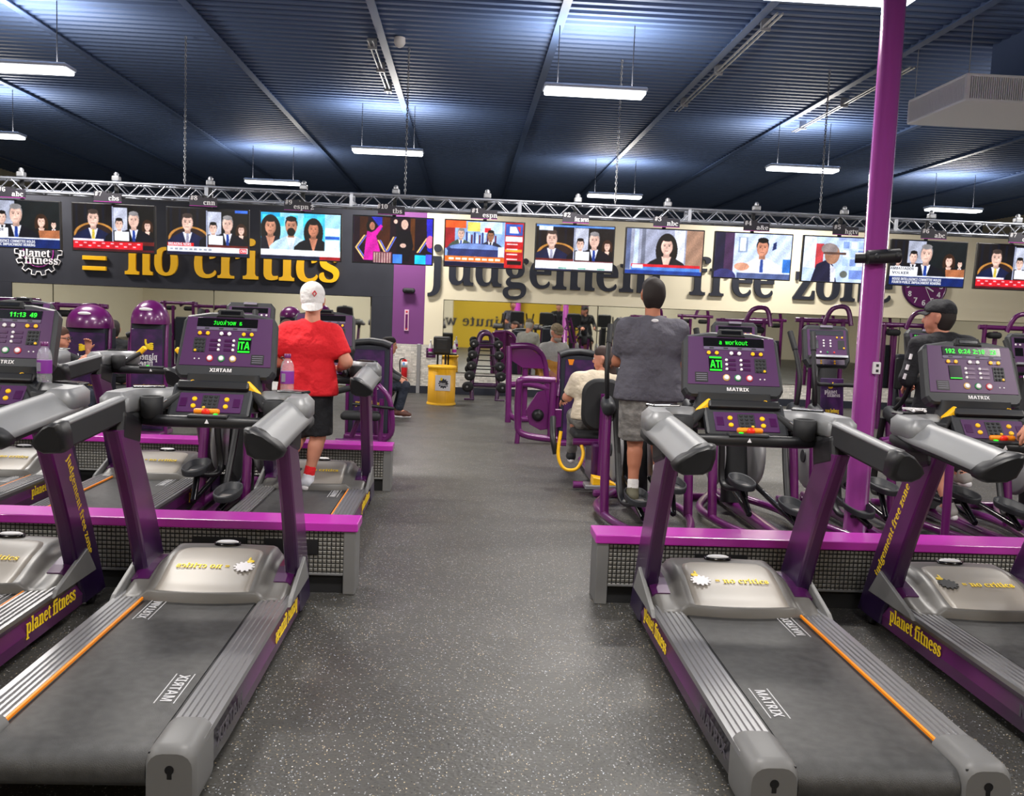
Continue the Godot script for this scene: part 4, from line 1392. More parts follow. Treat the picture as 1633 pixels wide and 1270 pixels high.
# the sloping keypad under the console, with its stop button
func keypad(t: Node3D, mk: Callable, flip: bool):
	var tilt := Basis(Vector3.RIGHT, 0.85)
	var pose := Transform3D(tilt, Vector3(0.03, 1.155, -1.74))
	var at := func(b: MB) -> MB:
		b.xf = b.xf * pose
		return b
	var m: MB = at.call(mk.call())
	m.box(Vector3(0, -0.02, 0), Vector3(0.42, 0.04, 0.20), 0.016, 2)
	var body := part(t, "keypad", m, mats["charcoal"])
	m = at.call(mk.call())
	m.box(Vector3(0, 0.002, 0.025), Vector3(0.325, 0.006, 0.115), 0.002)
	part(body, "keypad_face", m, mats["face_purple"])
	m = at.call(mk.call())
	m.box(Vector3(0, 0.01, -0.075), Vector3(0.37, 0.03, 0.05), 0.012, 2)
	part(body, "reading_ledge", m, mats["black"])
	m = at.call(mk.call())
	m.box(Vector3(0.0, 0.006, 0.025), Vector3(0.085, 0.006, 0.09), 0.002)
	part(body, "key_field", m, mats["charcoal"])
	for r in 4:
		for c in 3:
			m = at.call(mk.call())
			m.ball(Vector3(-0.026 + 0.026 * c, 0.0105, -0.007 + 0.021 * r), Vector3(0.009, 0.003, 0.007), 4, 8)
			part(body, "key", m, mats["soft_black"] if not (r == 3 and c == 2) else mats["yellow"])
	for s in [-1, 1]:
		for r in 2:
			m = at.call(mk.call())
			m.lathe([Vector2(0.013, 0.004), Vector2(0.013, 0.009), Vector2(0.010, 0.012)], 12, Transform3D(Basis(), Vector3(s * 0.082, 0, 0.005 + 0.042 * r)))
			part(body, "round_key", m, mats["yellow"])
		m = at.call(mk.call())
		m.box(Vector3(s * 0.135, 0.006, 0.025), Vector3(0.035, 0.003, 0.05), 0.0)
		part(body, "key_legend", m, mats["purple_deep"])
	m = mk.call()
	m.box(Vector3(0.02, 1.108, -1.625), Vector3(0.13, 0.026, 0.03), 0.01, 2)
	var stop := part(t, "stop_bar", m, mats["orange"])
	m = mk.call()
	m.ball(Vector3(0.02, 1.106, -1.608), Vector3(0.022, 0.018, 0.01), 6, 12)
	part(stop, "stop_button", m, mat("stop_red", rgb(235, 40, 20), 0.3))

func console(t: Node3D, mk: Callable, flip: bool, k: float, opt: Dictionary):
	var tilt := Basis(Vector3.RIGHT, -0.42)
	var pose := Transform3D(tilt, Vector3(0.0, 1.262, -1.86))
	var fx := -k if flip else k
	var m: MB = mk.call()
	m.sweep([Vector3(0, 1.08, -1.86), Vector3(0, 1.18, -1.88), Vector3(0, 1.27, -1.88)], rrect(0.42, 0.09, 0.03, 3), Vector3.BACK, [1.0, 0.95, 0.9])
	part(t, "console_neck", m, mats["charcoal"])
	m = mk.call()
	m.xf = m.xf * pose
	var poly := PackedVector2Array([Vector2(-0.245, 0.0), Vector2(-0.225, -0.012), Vector2(0.225, -0.012), Vector2(0.245, 0.0), Vector2(0.262, 0.03), Vector2(0.248, 0.30), Vector2(0.23, 0.328), Vector2(0.11, 0.35), Vector2(-0.11, 0.35), Vector2(-0.23, 0.328), Vector2(-0.248, 0.30), Vector2(-0.262, 0.03)])
	m.prism(poly, xy, -0.075, 0.0, 0.012)
	var c := part(t, "console", m, mats["charcoal"])
	# purple face; u to the right, v down, in shares of the face
	var W := 0.465
	var H := 0.265
	var B := Vector2(-W / 2, 0.318)
	m = mk.call()
	m.xf = m.xf * pose
	m.prism(PackedVector2Array([Vector2(-W / 2 - 0.008, 0.052), Vector2(W / 2 + 0.008, 0.052), Vector2(W / 2 - 0.006, 0.318), Vector2(-W / 2 + 0.006, 0.318)]), xy, -0.002, 0.003, 0.0015)
	part(c, "face_panel", m, mats["face_purple"])
	var box := func(called: String, u: float, v: float, w: float, h: float, d: float, mt: Material, r := 0.002):
		var b: MB = mk.call()
		b.xf = b.xf * pose
		b.box(Vector3(B.x + u * W, B.y - v * H, 0.003 + d / 2), Vector3(w * W, h * H, d), r)
		part(c, called, b, mt)
	var dot := func(called: String, u: float, v: float, r: float, mt: Material, d := 0.006, ring: Material = null):
		if ring:
			var b0: MB = mk.call()
			b0.xf = b0.xf * pose
			b0.lathe([Vector2(r * 1.35, 0), Vector2(r * 1.35, d * 0.6), Vector2(r * 1.2, d * 0.8)], 16, frame(Vector3(B.x + u * W, B.y - v * H, 0.002), Vector3.RIGHT, Vector3.BACK))
			part(c, called + "_ring", b0, ring)
		var b: MB = mk.call()
		b.xf = b.xf * pose
		b.lathe([Vector2(r, 0), Vector2(r, d), Vector2(r * 0.75, d * 1.3)], 14, frame(Vector3(B.x + u * W, B.y - v * H, 0.003), Vector3.RIGHT, Vector3.BACK))
		part(c, called, b, mt)
	var tx := func(s: String, u: float, v: float, size: float, mt: Material, w := 0.0, face := "Droid Sans", d := 0.006):
		text(c, s, mt, size, Transform3D(tilt, pose.origin * Vector3(fx, 1, 1) + tilt * Vector3((B.x + u * W) * fx, B.y - v * H, d)), flip, w * k, face, 0.001)
	box.call("display", 0.525, 0.115, 0.69, 0.19, 0.004, mats["black_gloss"])
	box.call("label_strip", 0.525, 0.24, 0.69, 0.07, 0.003, mats["label_strip"])
	for q in 4: box.call("label_mark", 0.27 + 0.16 * q, 0.24, 0.05, 0.03, 0.004, mats["charcoal"], 0.0)
	if opt.has("a"):
		tx.call("a workout", 0.52, 0.12, 0.034, mats["led_green"], 0.15, "Droid Sans Mono", 0.0085)
	elif opt.has("led"):
		for q in 4: if opt.led[q]: tx.call(opt.led[q], 0.27 + 0.17 * q, 0.12, 0.034, mats["led_green"], 0.0, "Droid Sans", 0.0085)
	for q in [[0.235, "yellow"], [0.325, "yellow"], [0.49, "print_white"], [0.58, "print_white"], [0.735, "yellow"], [0.825, "yellow"]]:
		dot.call("round_button", q[0], 0.345, 0.0105, mats[q[1]])
	for q in [0.28, 0.535, 0.78]: box.call("button_bridge", q, 0.345, 0.14, 0.075, 0.003, mats["purple_deep"])
	box.call("graph_screen", 0.305, 0.575, 0.15, 0.30, 0.004, mats["black_gloss"])
	if opt.has("a"):
		tx.call("AT", 0.30, 0.585, 0.058, mats["led_green"], 0.052, "Droid Sans", 0.0085)
		box.call("lit_bar", 0.305, 0.445, 0.135, 0.03, 0.006, mats["led_green"], 0.0)
		box.call("lit_bar", 0.305, 0.705, 0.135, 0.03, 0.006, mats["led_green"], 0.0)
		box.call("lit_bar", 0.368, 0.58, 0.012, 0.16, 0.006, mats["led_green"], 0.0)
	elif opt.has("led"):
		box.call("lit_bar", 0.305, 0.70, 0.135, 0.016, 0.006, mats["led_green"], 0.0)
	for r in 3:
		for q in 2:
			dot.call("small_button", 0.43 + 0.165 * q, 0.485 + 0.095 * r, 0.0075, mats["print_white"], 0.005)
			box.call("button_label", 0.492 + 0.165 * q, 0.485 + 0.095 * r, 0.085, 0.05, 0.003, mats["purple_deep"], 0.0)
	box.call("number_field", 0.815, 0.585, 0.135, 0.30, 0.003, mats["charcoal"])
	for r in 4:
		for q in 3: dot.call("number_key", 0.775 + 0.04 * q, 0.475 + 0.075 * r, 0.007, mats["yellow"] if r == 3 and q == 2 else mats["soft_black"], 0.005)
	dot.call("pause_button", 0.42, 0.855, 0.0135, mats["print_white"], 0.007, mats["tan_ring"])
	dot.call("start_button", 0.55, 0.855, 0.0135, mats["print_white"], 0.007, mats["green_print"])
	dot.call("cancel_button", 0.68, 0.855, 0.0135, mats["print_white"], 0.007, mats["red_print"])
	box.call("notice_label", 0.14, 0.855, 0.145, 0.20, 0.002, mats["black"], 0.0)
	for r in 4: box.call("notice_line", 0.14, 0.79 + 0.042 * r, 0.12, 0.012, 0.003, mats["label_grey"], 0.0)
	dot.call("small_lamp", 0.80, 0.87, 0.004, mats["print_white"], 0.003)
	dot.call("small_lamp", 0.85, 0.87, 0.004, mats["print_white"], 0.003)
	tx.call("MATRIX", 0.54, 1.09, 0.026, mats["print_white"], 0.115, "Droid Sans", 0.002)
	m = mk.call()
	m.xf = m.xf * pose
	m.prism(PackedVector2Array([Vector2(-0.075, 0.318), Vector2(0.075, 0.318), Vector2(0.062, 0.362), Vector2(-0.062, 0.362)]), xy, -0.05, 0.012, 0.006)
	var lg := part(c, "top_ledge", m, mats["soft_black"])
	m = mk.call()
	m.xf = m.xf * pose
	m.box(Vector3(0, 0.34, 0.013), Vector3(0.105, 0.02, 0.004), 0.002)
	part(c, "ledge_slot", m, mats["black_gloss"])

# ---------------------------------------------------------------- ellipticals
func ellipticals():
	var g := [["elliptical trainer that the man in the grey shirt stands on", 1.47, 0.335, 0.35], ["elliptical trainer behind the nearest right treadmill, its console showing above that one", 2.33, 0.33, -0.6], ["elliptical trainer left of the purple column, its purple console in full view", 3.14, 0.32, 0.6], ["elliptical trainer that the man in the black cap stands on", 4.06, 0.36, -0.3], ["elliptical trainer at the right edge behind the cut treadmill", 4.98, 0.36, 0.5]]
	for q in g: elliptical(q[0], Vector3(q[1], 0, -7.4), q[2], q[3], false)
	elliptical("elliptical trainer behind the nearest left treadmill, its reversed twin", Vector3(-1.82, 0, -7.3), 0.17, 0.6, true)

func elliptical(label: String, at: Vector3, hw: float, phase: float, flip: bool):
	var t := thing("elliptical_trainer", label, "elliptical", at, 0.0, "ellipticals in the second row")
	var sx := -1.0 if flip else 1.0
	var X := Transform3D(Basis.from_scale(Vector3(sx, 1, 1)), Vector3.ZERO)
	var mk := func() -> MB:
		var b := MB.new()
		b.xf = X
		return b
	var m: MB = mk.call()
	m.sweep([Vector3(0, 0.07, -0.95), Vector3(0, 0.07, 0.95)], rrect(0.09, 0.08, 0.02, 2), Vector3.UP)
	for s in [-1, 1]: m.tube(curve([Vector3(s * 0.08, 0.08, 0.9), Vector3(s * hw * 0.7, 0.07, 0.6), Vector3(s * hw, 0.07, 0.15), Vector3(s * hw, 0.07, -0.3), Vector3(s * 0.12, 0.08, -0.8)], 5), 0.033, 8)
	for z in [0.93, -0.93]: m.box(Vector3(0, 0.035, z), Vector3(hw * 1.7, 0.06, 0.08), 0.02, 2)
	part(t, "base_frame", m, mats["purple"])
	for s in [-1, 1]:
		var ph: float = phase * s
		m = mk.call()
		m.tube(curve([Vector3(s * hw, 0.07, 0.12), Vector3(s * hw, 0.4, 0.06), Vector3(s * hw * 0.97, 0.88, -0.03)], 5), 0.037, 12)
		part(t, "post", m, mats["purple"])
		m = mk.call()
		m.box(Vector3(s * hw * 0.98, 0.925, 0.0), Vector3(0.105, 0.12, 0.20), 0.045, 3, Basis(Vector3.RIGHT, 0.3), true)
		part(t, "pivot_cover", m, mats["charcoal"])
		m = mk.call()
		m.tube(curve([Vector3(s * hw, 0.96, -0.02), Vector3(s * (hw + 0.01), 1.05, 0.06 + 0.10 * ph), Vector3(s * (hw + 0.02), 1.22, 0.1 + 0.2 * ph), Vector3(s * (hw + 0.005), 1.42, 0.05 + 0.28 * ph), Vector3(s * (hw - 0.015), 1.56, -0.02 + 0.32 * ph)], 5), 0.0195, 9)
		var arm := part(t, "swing_arm", m, mats["black"])
		m = mk.call()
		m.tube([Vector3(s * (hw + 0.005), 1.42, 0.05 + 0.28 * ph), Vector3(s * (hw - 0.015), 1.565, -0.02 + 0.32 * ph)], 0.0235, 10)
		part(arm, "grip", m, mats["soft_black"])
		var py := 0.34 + 0.10 * ph
		var pz := 0.42 - 0.25 * ph
		m = mk.call()
		m.sweep(curve([Vector3(s * (hw - 0.07), 0.9, -0.02), Vector3(s * (hw - 0.09), 0.6, 0.02 - 0.1 * ph), Vector3(s * (hw - 0.11), py - 0.08, pz - 0.28), Vector3(s * 0.15, py - 0.07, pz - 0.02)], 6), rrect(0.034, 0.05, 0.012, 2), Vector3.RIGHT)
		part(t, "lower_arm", m, mats["black"])
		# pedal: dished black plate with raised rim
		m = mk.call()
		var rim := []
		for q in [[1.0, 0.0], [1.06, 0.035], [1.03, 0.05], [0.93, 0.045], [0.90, 0.016], [0.2, 0.012]]:
			var ring := PackedVector3Array()
			for v in 28:
				var a := TAU * v / 28
				ring.append(Vector3(s * 0.155 + 0.085 * q[0] * cos(a), py - 0.05 + q[1] + (0.035 * (1 - sin(a)) * 0.5 if q[0] > 0.91 else 0.0), pz + 0.19 * q[0] * signf(sin(a)) * absf(sin(a)) ** 0.75))
			rim.append(ring)
		m.loft(rim, true, true)
		var ped := part(t, "pedal", m, mats["charcoal"])
		m = mk.call()
		m.box(Vector3(s * 0.155, py - 0.033, pz), Vector3(0.11, 0.006, 0.26), 0.002)
		part(ped, "foot_pad", m, mats["rubber_grey"])
		m = mk.call()
		m.tube([Vector3(s * 0.15, py - 0.07, pz), Vector3(s * 0.13, 0.17, pz + 0.16)], 0.024, 8)
		m.tube([Vector3(s * 0.13, 0.17, pz + 0.16), Vector3(s * 0.1, 0.3, -0.3)], 0.022, 8)
		part(t, "pedal_link", m, mats["black_gloss"])
		m = mk.call()
		m.lathe([Vector2(0.02, -0.03), Vector2(0.25, -0.03), Vector2(0.28, 0.0), Vector2(0.25, 0.025), Vector2(0.05, 0.035)], 30, frame(Vector3(s * 0.17, 0.50, -0.5), Vector3.UP, Vector3.RIGHT * s))
		var disc := part(t, "side_disc", m, mats["disc_grey"])
		m = mk.call()
		m.lathe([Vector2(0.06, 0.03), Vector2(0.055, 0.045)], 20, frame(Vector3(s * 0.17, 0.50, -0.5), Vector3.UP, Vector3.RIGHT * s))
		part(disc, "hub", m, mats["charcoal"])
		m = mk.call()
		m.tube(curve([Vector3(0, 1.12, -0.5), Vector3(s * 0.1, 1.13, -0.42), Vector3(s * 0.19, 1.14, -0.34), Vector3(s * 0.2, 1.2, -0.38), Vector3(s * 0.17, 1.27, -0.45)], 5), 0.017, 8)
		var sh := part(t, "fixed_handle", m, mats["soft_black"])
		m = mk.call()
		m.tube([Vector3(s * 0.2, 1.19, -0.375), Vector3(s * 0.175, 1.26, -0.445)], 0.0195, 10)
		part(sh, "pulse_sensor", m, mats["chrome"])
	m = mk.call()
	m.sweep([Vector3(0, 0.09, -0.42), Vector3(0, 0.5, -0.5), Vector3(0, 0.9, -0.57), Vector3(0, 1.24, -0.66)], rrect(0.19, 0.2, 0.05, 3), Vector3.BACK, [1.1, 1.0, 0.95, 0.8])
	part(t, "mast", m, mats["soft_black"])
	# placard on the mast, facing the rider
	var pl := Transform3D(Basis(Vector3.RIGHT, -0.16), Vector3(0, 1.02, -0.485))
	m = mk.call()
	m.xf = m.xf * pl
	m.box(Vector3(0, -0.06, 0), Vector3(0.2, 0.44, 0.014), 0.005)
	var mp := part(t, "mast_placard", m, mats["poster"])
	m = mk.call()
	m.xf = m.xf * pl
	m.ball(Vector3(-0.015, 0.085, 0.008), Vector3(0.022, 0.016, 0.004), 6, 10)
	m.tube([Vector3(0.0, 0.09, 0.008), Vector3(0.006, 0.125, 0.008)], 0.006, 6)
	part(mp, "thumb_print", m, mats["print_yellow"])
	for q in [["planet", -0.012, 0.045, "print_white", 0.11], ["fitness", 0.012, 0.015, "print_white", 0.11], ["you belong", 0.0, -0.12, "print_yellow", 0.12]]:
		text(mp, q[0], mats[q[3]], 0.045, pl * Transform3D(Basis(), Vector3(q[1] * sx, q[2], 0.0085)), flip, q[4])
	# console
	var tilt := Basis(Vector3.RIGHT, -0.3)
	var pose := Transform3D(tilt, Vector3(0, 1.27, -0.62))
	m = mk.call()
	m.xf = m.xf * pose
	m.prism(PackedVector2Array([Vector2(-0.17, 0.0), Vector2(0.17, 0.0), Vector2(0.205, 0.06), Vector2(0.20, 0.34), Vector2(0.17, 0.375), Vector2(-0.17, 0.375), Vector2(-0.20, 0.34), Vector2(-0.205, 0.06)]), xy, -0.07, 0.0, 0.014)
	var c := part(t, "console", m, mats["charcoal"])
	var box := func(called: String, x: float, y: float, w: float, h: float, d: float, mt: Material):
		var b: MB = mk.call()
		b.xf = b.xf * pose
		b.box(Vector3(x, y, 0.001 + d / 2), Vector3(w, h, d), 0.001)
		part(c, called, b, mt)
	box.call("face_panel", 0.0, 0.215, 0.345, 0.235, 0.003, mats["face_purple"])
	box.call("display", 0.0, 0.305, 0.30, 0.045, 0.005, mats["black_gloss"])
	box.call("graph_screen", -0.115, 0.20, 0.075, 0.075, 0.005, mats["black_gloss"])
	box.call("number_field", 0.125, 0.20, 0.06, 0.08, 0.005, mats["charcoal"])
	box.call("reading_ledge", 0.0, 0.085, 0.33, 0.02, 0.05, mats["steel"])
	box.call("lower_face", 0.0, 0.045, 0.30, 0.05, 0.004, mats["purple_deep"])
	box.call("top_ledge", 0.0, 0.362, 0.11, 0.02, 0.012, mats["label_grey"])
	for q in [[-0.14, 0.265, "print_white"], [-0.10, 0.265, "print_white"], [0.09, 0.265, "yellow"], [0.135, 0.265, "yellow"], [-0.03, 0.235, "print_white"], [-0.03, 0.21, "print_white"], [-0.03, 0.185, "print_white"], [0.03, 0.235, "print_white"], [0.03, 0.21, "print_white"], [0.03, 0.185, "print_white"], [-0.06, 0.13, "print_white"], [0.0, 0.13, "green_print"], [0.06, 0.13, "red_print"], [0.148, 0.17, "yellow"], [-0.06, 0.05, "yellow"], [-0.06, 0.03, "yellow"], [0.06, 0.05, "yellow"], [0.06, 0.03, "yellow"]]:
		m = mk.call()
		m.xf = m.xf * pose
		m.lathe([Vector2(0.0085, 0), Vector2(0.0085, 0.007), Vector2(0.006, 0.009)], 10, frame(Vector3(q[0], q[1], 0.001), Vector3.RIGHT, Vector3.BACK))
		part(c, "button", m, mats[q[2]])
	if at.x > 3.8 and at.x < 4.4:
		for q in [[-0.11, "160"], [-0.03, "0:33"], [0.06, "3:2"]]:
			text(c, q[1], mats["led_green"], 0.032, Transform3D(tilt, pose.origin + tilt * Vector3(q[0], 0.305, 0.0075)), false, 0.0, "Droid Sans", 0.001)

# ---------------------------------------------------------------- machines behind
func tower(t: Node3D, at: Vector3, w: float, h: float, dome: bool, flip: bool, words := true):
	var X := Transform3D(Basis(), at)
	var m := MB.new()
	m.xf = X
	var sh := h - 0.26 if dome else h * 0.97
	m.box(Vector3(0, sh * 0.5, -0.1), Vector3(w * 0.94, sh, 0.34), 0.03, 3)
	part(t, "shroud", m, mats["navy"])
	m = MB.new()
	m.xf = X
	m.box(Vector3(0, sh * 0.5, 0.072), Vector3(w * (0.9 if dome else 0.72), sh * 0.88, 0.012), 0.004)
	part(t, "poster_panel", m, mats["poster"])
	for s in [-1, 1]:
		m = MB.new()
		m.xf = X
		m.tube(curve([Vector3(s * w * 0.5, 0.0, 0.02), Vector3(s * w * 0.5, sh * 0.6, 0.02), Vector3(s * w * 0.48, sh, -0.04)], 4), 0.028, 8)
		part(t, "side_post", m, mats["purple"])
	m = MB.new()
	m.xf = X
	if dome:
		var dr := []
		for q in 10:
			var a := PI / 2 * q / 9.0
			dr.append(Vector2(maxf(cos(a), 0.03), sin(a)))
		dr.push_front(Vector2(1.0, -0.12))
		m.lathe(dr, 30, Transform3D(Basis.from_scale(Vector3(w * 0.55, 0.25, 0.22)), Vector3(0, h - 0.25, -0.06)))
		part(t, "dome", m, mats["purple"])
		m = MB.new()
		m.xf = X
		m.ball(Vector3(0, h - 0.11, 0.115), Vector3(0.08, 0.022, 0.02), 6, 16)
		part(t, "oval_badge", m, mats["print_white"])
	else:
		m.sweep([Vector3(-w * 0.5, h * 0.955, -0.06), Vector3(-w * 0.3, h * 0.985, -0.06), Vector3(0, h, -0.06), Vector3(w * 0.3, h * 0.985, -0.06), Vector3(w * 0.5, h * 0.955, -0.06)], rrect(0.34, 0.07, 0.03, 3), Vector3.UP)
		part(t, "cap", m, mats["charcoal"])
	m = MB.new()
	m.xf = X
	m.box(Vector3(0, 0.03, 0.0), Vector3(w * 1.05, 0.06, 0.5), 0.015, 2)
	part(t, "foot", m, mats["purple"])
	if words:
		var f := -1.0 if flip else 1.0
		var z := 0.08
		m = MB.new()
		m.xf = X
		m.ball(Vector3(-0.03 * f, h * 0.66, z), Vector3(0.05, 0.035, 0.008), 8, 14)
		for q in 4: m.ball(Vector3(-0.055 * f, h * 0.66 + 0.035 - 0.022 * q, z + 0.004), Vector3(0.028, 0.011, 0.008), 5, 10)
		m.tube(curve([Vector3(0.0, h * 0.66 + 0.01, z), Vector3(0.012 * f, h * 0.66 + 0.05, z), Vector3(0.01 * f, h * 0.66 + 0.085, z)], 3), 0.014, 6)
		part(t, "thumb_print", m, mats["print_yellow"])
		text(t, "planet", mats["print_white"], 0.105, Transform3D(Basis(), at + Vector3(-0.02 * f, h * 0.585, z + 0.003)), flip, w * 0.52)
		text(t, "fitness", mats["print_white"], 0.105, Transform3D(Basis(), at + Vector3(0.03 * f, h * 0.535, z + 0.003)), flip, w * 0.52)
		text(t, "you belong", mats["print_yellow"], 0.085, Transform3D(Basis(), at + Vector3(0.0, h * 0.36, z + 0.003)), flip, w * 0.6)

func tubes(t: Node3D, called: String, paths: Array, r: float, m: Material, soft := true):
	for p in paths:
		var b := MB.new()
		b.tube(curve(p, 5) if soft and p.size() > 2 else p, r, 9)
		part(t, called, b, m)

func pad(t: Node3D, c: Vector3, s: Vector3, basis := Basis(), called := "pad"):
	var b := MB.new()
	b.box(c, s, minf(s.x, minf(s.y, s.z)) * 0.45, 4, basis, true)
	part(t, called, b, mats["soft_black"])

func back_machines():
	var pp: StandardMaterial3D = mats["purple"]
	# right of the aisle: tower with an open purple frame
	var t := thing("weight_machine", "weight stack tower with open purple frame and round cam, right of the aisle", "weight machine", Vector3(1.42, 0, -11.75), 0.0)
	tower(t, Vector3.ZERO, 0.50, 1.17, false, false, false)
	tubes(t, "frame_tube", [[Vector3(-0.30, 0.80, 0.1), Vector3(-0.70, 0.80, 0.15), Vector3(-0.75, 0.70, 0.15), Vector3(-0.75, 0.30, 0.15), Vector3(-0.68, 0.12, 0.15), Vector3(-0.25, 0.06, 0.12)], [Vector3(-0.32, 0.78, 0.1), Vector3(-0.33, 0.4, 0.12), Vector3(-0.33, 0.06, 0.12)]], 0.045, pp)
	tubes(t, "frame_tube", [[Vector3(-0.75, 0.0, 0.15), Vector3(-0.73, 0.32, 0.15)], [Vector3(-0.2, 1.05, -0.05), Vector3(-0.26, 0.6, 0.05)]], 0.032, pp)
	var m := MB.new()
	m.prism(PackedVector2Array([Vector2(-0.65, 0.42), Vector2(-0.60, 0.24), Vector2(-0.46, 0.17), Vector2(-0.2, 0.22), Vector2(-0.2, 0.44), Vector2(-0.36, 0.44), Vector2(-0.42, 0.68), Vector2(-0.52, 0.64)]), xy, 0.08, 0.105, 0.005)
	part(t, "cam_plate", m, pp)
	m = MB.new()
	m.lathe([Vector2(0.075, 0), Vector2(0.075, 0.03), Vector2(0.03, 0.05)], 18, frame(Vector3(-0.5, 0.36, 0.105), Vector3.RIGHT, Vector3.BACK))
	part(t, "cam_hub", m, mats["black"])
	m = MB.new()
	m.prism(PackedVector2Array([Vector2(-0.15, 1.07), Vector2(-0.07, 1.07), Vector2(-0.09, 1.0), Vector2(-0.13, 1.0)]), xy, 0.078, 0.086, 0.0)
	part(t, "warning_decal", m, mats["orange"])
	# farther purple frame
	t = thing("weight_machine", "farther purple weight machine frame with a curved top guard beside the aisle", "weight machine", Vector3(0.85, 0, -14.0))
	tubes(t, "frame_tube", [[Vector3(-0.2, 0.0, 0.2), Vector3(-0.2, 0.2, 0.2), Vector3(-0.22, 1.12, 0.1)], [Vector3(0.05, 0.05, 0.0), Vector3(0.04, 0.6, 0.0), Vector3(0.03, 1.15, 0.0)], [Vector3(-0.2, 1.12, 0.1), Vector3(0.1, 1.13, 0.05), Vector3(0.28, 1.0, 0.0), Vector3(0.36, 0.7, 0.0), Vector3(0.42, 0.05, 0.0)], [Vector3(-0.21, 0.55, 0.14), Vector3(0.1, 0.56, 0.05), Vector3(0.40, 0.5, 0.0)], [Vector3(-0.2, 0.2, 0.2), Vector3(-0.1, 0.06, 0.2), Vector3(0.4, 0.05, 0.1)]], 0.045, pp)
	m = MB.new()
	m.prism(PackedVector2Array([Vector2(-0.2, 1.1), Vector2(0.1, 1.1), Vector2(0.26, 0.98), Vector2(0.32, 0.8), Vector2(0.0, 0.8), Vector2(-0.2, 0.92)]), xy, 0.04, 0.06, 0.004)
	part(t, "guard_panel", m, pp)
	pad(t, Vector3(0.52, 0.52, -0.75), Vector3(0.42, 0.1, 0.45), Basis(), "seat")
	tubes(t, "seat_post", [[Vector3(0.52, 0.0, -0.75), Vector3(0.52, 0.5, -0.75)]], 0.05, pp)
	# machine the woman sits on
	t = thing("seated_machine", "machine with tall black seat back that the woman in cream sits on", "weight machine", Vector3(1.29, 0, -9.1))
	var sb := MB.new()
	sb.sweep([Vector3(0.02, 0.79, 0.2), Vector3(0.02, 0.79, 0.215), Vector3(0.02, 0.79, 0.26), Vector3(0.02, 0.79, 0.3), Vector3(0.02, 0.79, 0.315)], rrect(0.40, 0.50, 0.15, 6), Vector3.UP, [0.88, 0.98, 1.0, 0.98, 0.88])
	part(t, "seat_back", sb, mats["soft_black"])
	pad(t, Vector3(-0.02, 0.47, -0.02), Vector3(0.42, 0.09, 0.44), Basis(), "seat")
	tubes(t, "frame_tube", [[Vector3(0.0, 0.06, 0.5), Vector3(0.0, 0.06, -1.0)], [Vector3(-0.25, 0.05, 0.45), Vector3(0.3, 0.05, 0.45)], [Vector3(0.02, 0.06, 0.35), Vector3(0.02, 0.5, 0.33), Vector3(0.02, 0.9, 0.36)], [Vector3(-0.24, 0.42, 0.2), Vector3(0.28, 0.42, 0.2)]], 0.035, pp)
	m = MB.new()
	m.box(Vector3(0.04, 0.24, 0.1), Vector3(0.22, 0.38, 0.5), 0.03, 2)
	part(t, "weight_housing", m, mats["purple_deep"])
	tubes(t, "pull_handle", [[Vector3(-0.36, 0.52, 0.22), Vector3(-0.38, 0.3, 0.25), Vector3(-0.32, 0.17, 0.27), Vector3(-0.2, 0.17, 0.27), Vector3(-0.14, 0.3, 0.25), Vector3(-0.16, 0.4, 0.2)]], 0.017, mats["yellow"])
	tubes(t, "handle_frame", [[Vector3(-0.42, 0.62, 0.0), Vector3(-0.43, 0.45, 0.2), Vector3(-0.40, 0.3, 0.22)]], 0.03, mats["black"])
	m = MB.new()
	m.prism(PackedVector2Array([Vector2(-0.1, 0.10), Vector2(0.12, 0.10), Vector2(0.02, 0.15), Vector2(-0.1, 0.17)]), xy, 0.55, 0.72, 0.004)
	part(t, "foot_wedge", m, mats["yellow"])
	m = MB.new()
	m.box(Vector3(0.0, 0.08, 0.64), Vector3(0.34, 0.04, 0.2), 0.008, 2)
	part(t, "foot_plate", m, mats["steel"])
	# left of the aisle
	t = thing("weight_machine", "dark weight stack tower with purple edge left of the aisle, beyond the runner", "weight machine", Vector3(-1.19, 0, -11.75))
	tower(t, Vector3.ZERO, 0.52, 1.2, false, false, true)
	tubes(t, "frame_tube", [[Vector3(0.1, 0.75, 0.6), Vector3(0.18, 0.72, 0.75), Vector3(0.32, 0.55, 0.8), Vector3(0.36, 0.2, 0.8), Vector3(0.26, 0.06, 0.75)], [Vector3(-0.12, 0.1, 0.7), Vector3(0.02, 0.45, 0.8), Vector3(0.12, 0.62, 0.8)], [Vector3(-0.3, 0.05, 0.75), Vector3(0.3, 0.05, 0.75)], [Vector3(0.12, 0.06, 0.2), Vector3(0.12, 0.5, 0.5), Vector3(0.12, 0.8, 0.6)], [Vector3(0.22, 0.06, 0.76), Vector3(0.23, 0.56, 0.78)]], 0.03, pp)
	pad(t, Vector3(0.0, 0.36, 0.8), Vector3(0.46, 0.09, 0.3), Basis(), "seat")
	pad(t, Vector3(-0.18, 0.66, 0.75), Vector3(0.3, 0.07, 0.1), Basis(Vector3.BACK, 0.25), "arm_pad")
	tubes(t, "press_bar", [[Vector3(-0.1, 0.5, 0.85), Vector3(0.38, 0.46, 0.85)]], 0.018, mats["black"])
	m = MB.new()
	m.box(Vector3(0.08, 0.82, 0.6), Vector3(0.11, 0.16, 0.08), 0.02, 2)
	part(t, "seat_adjuster", m, mats["charcoal"])
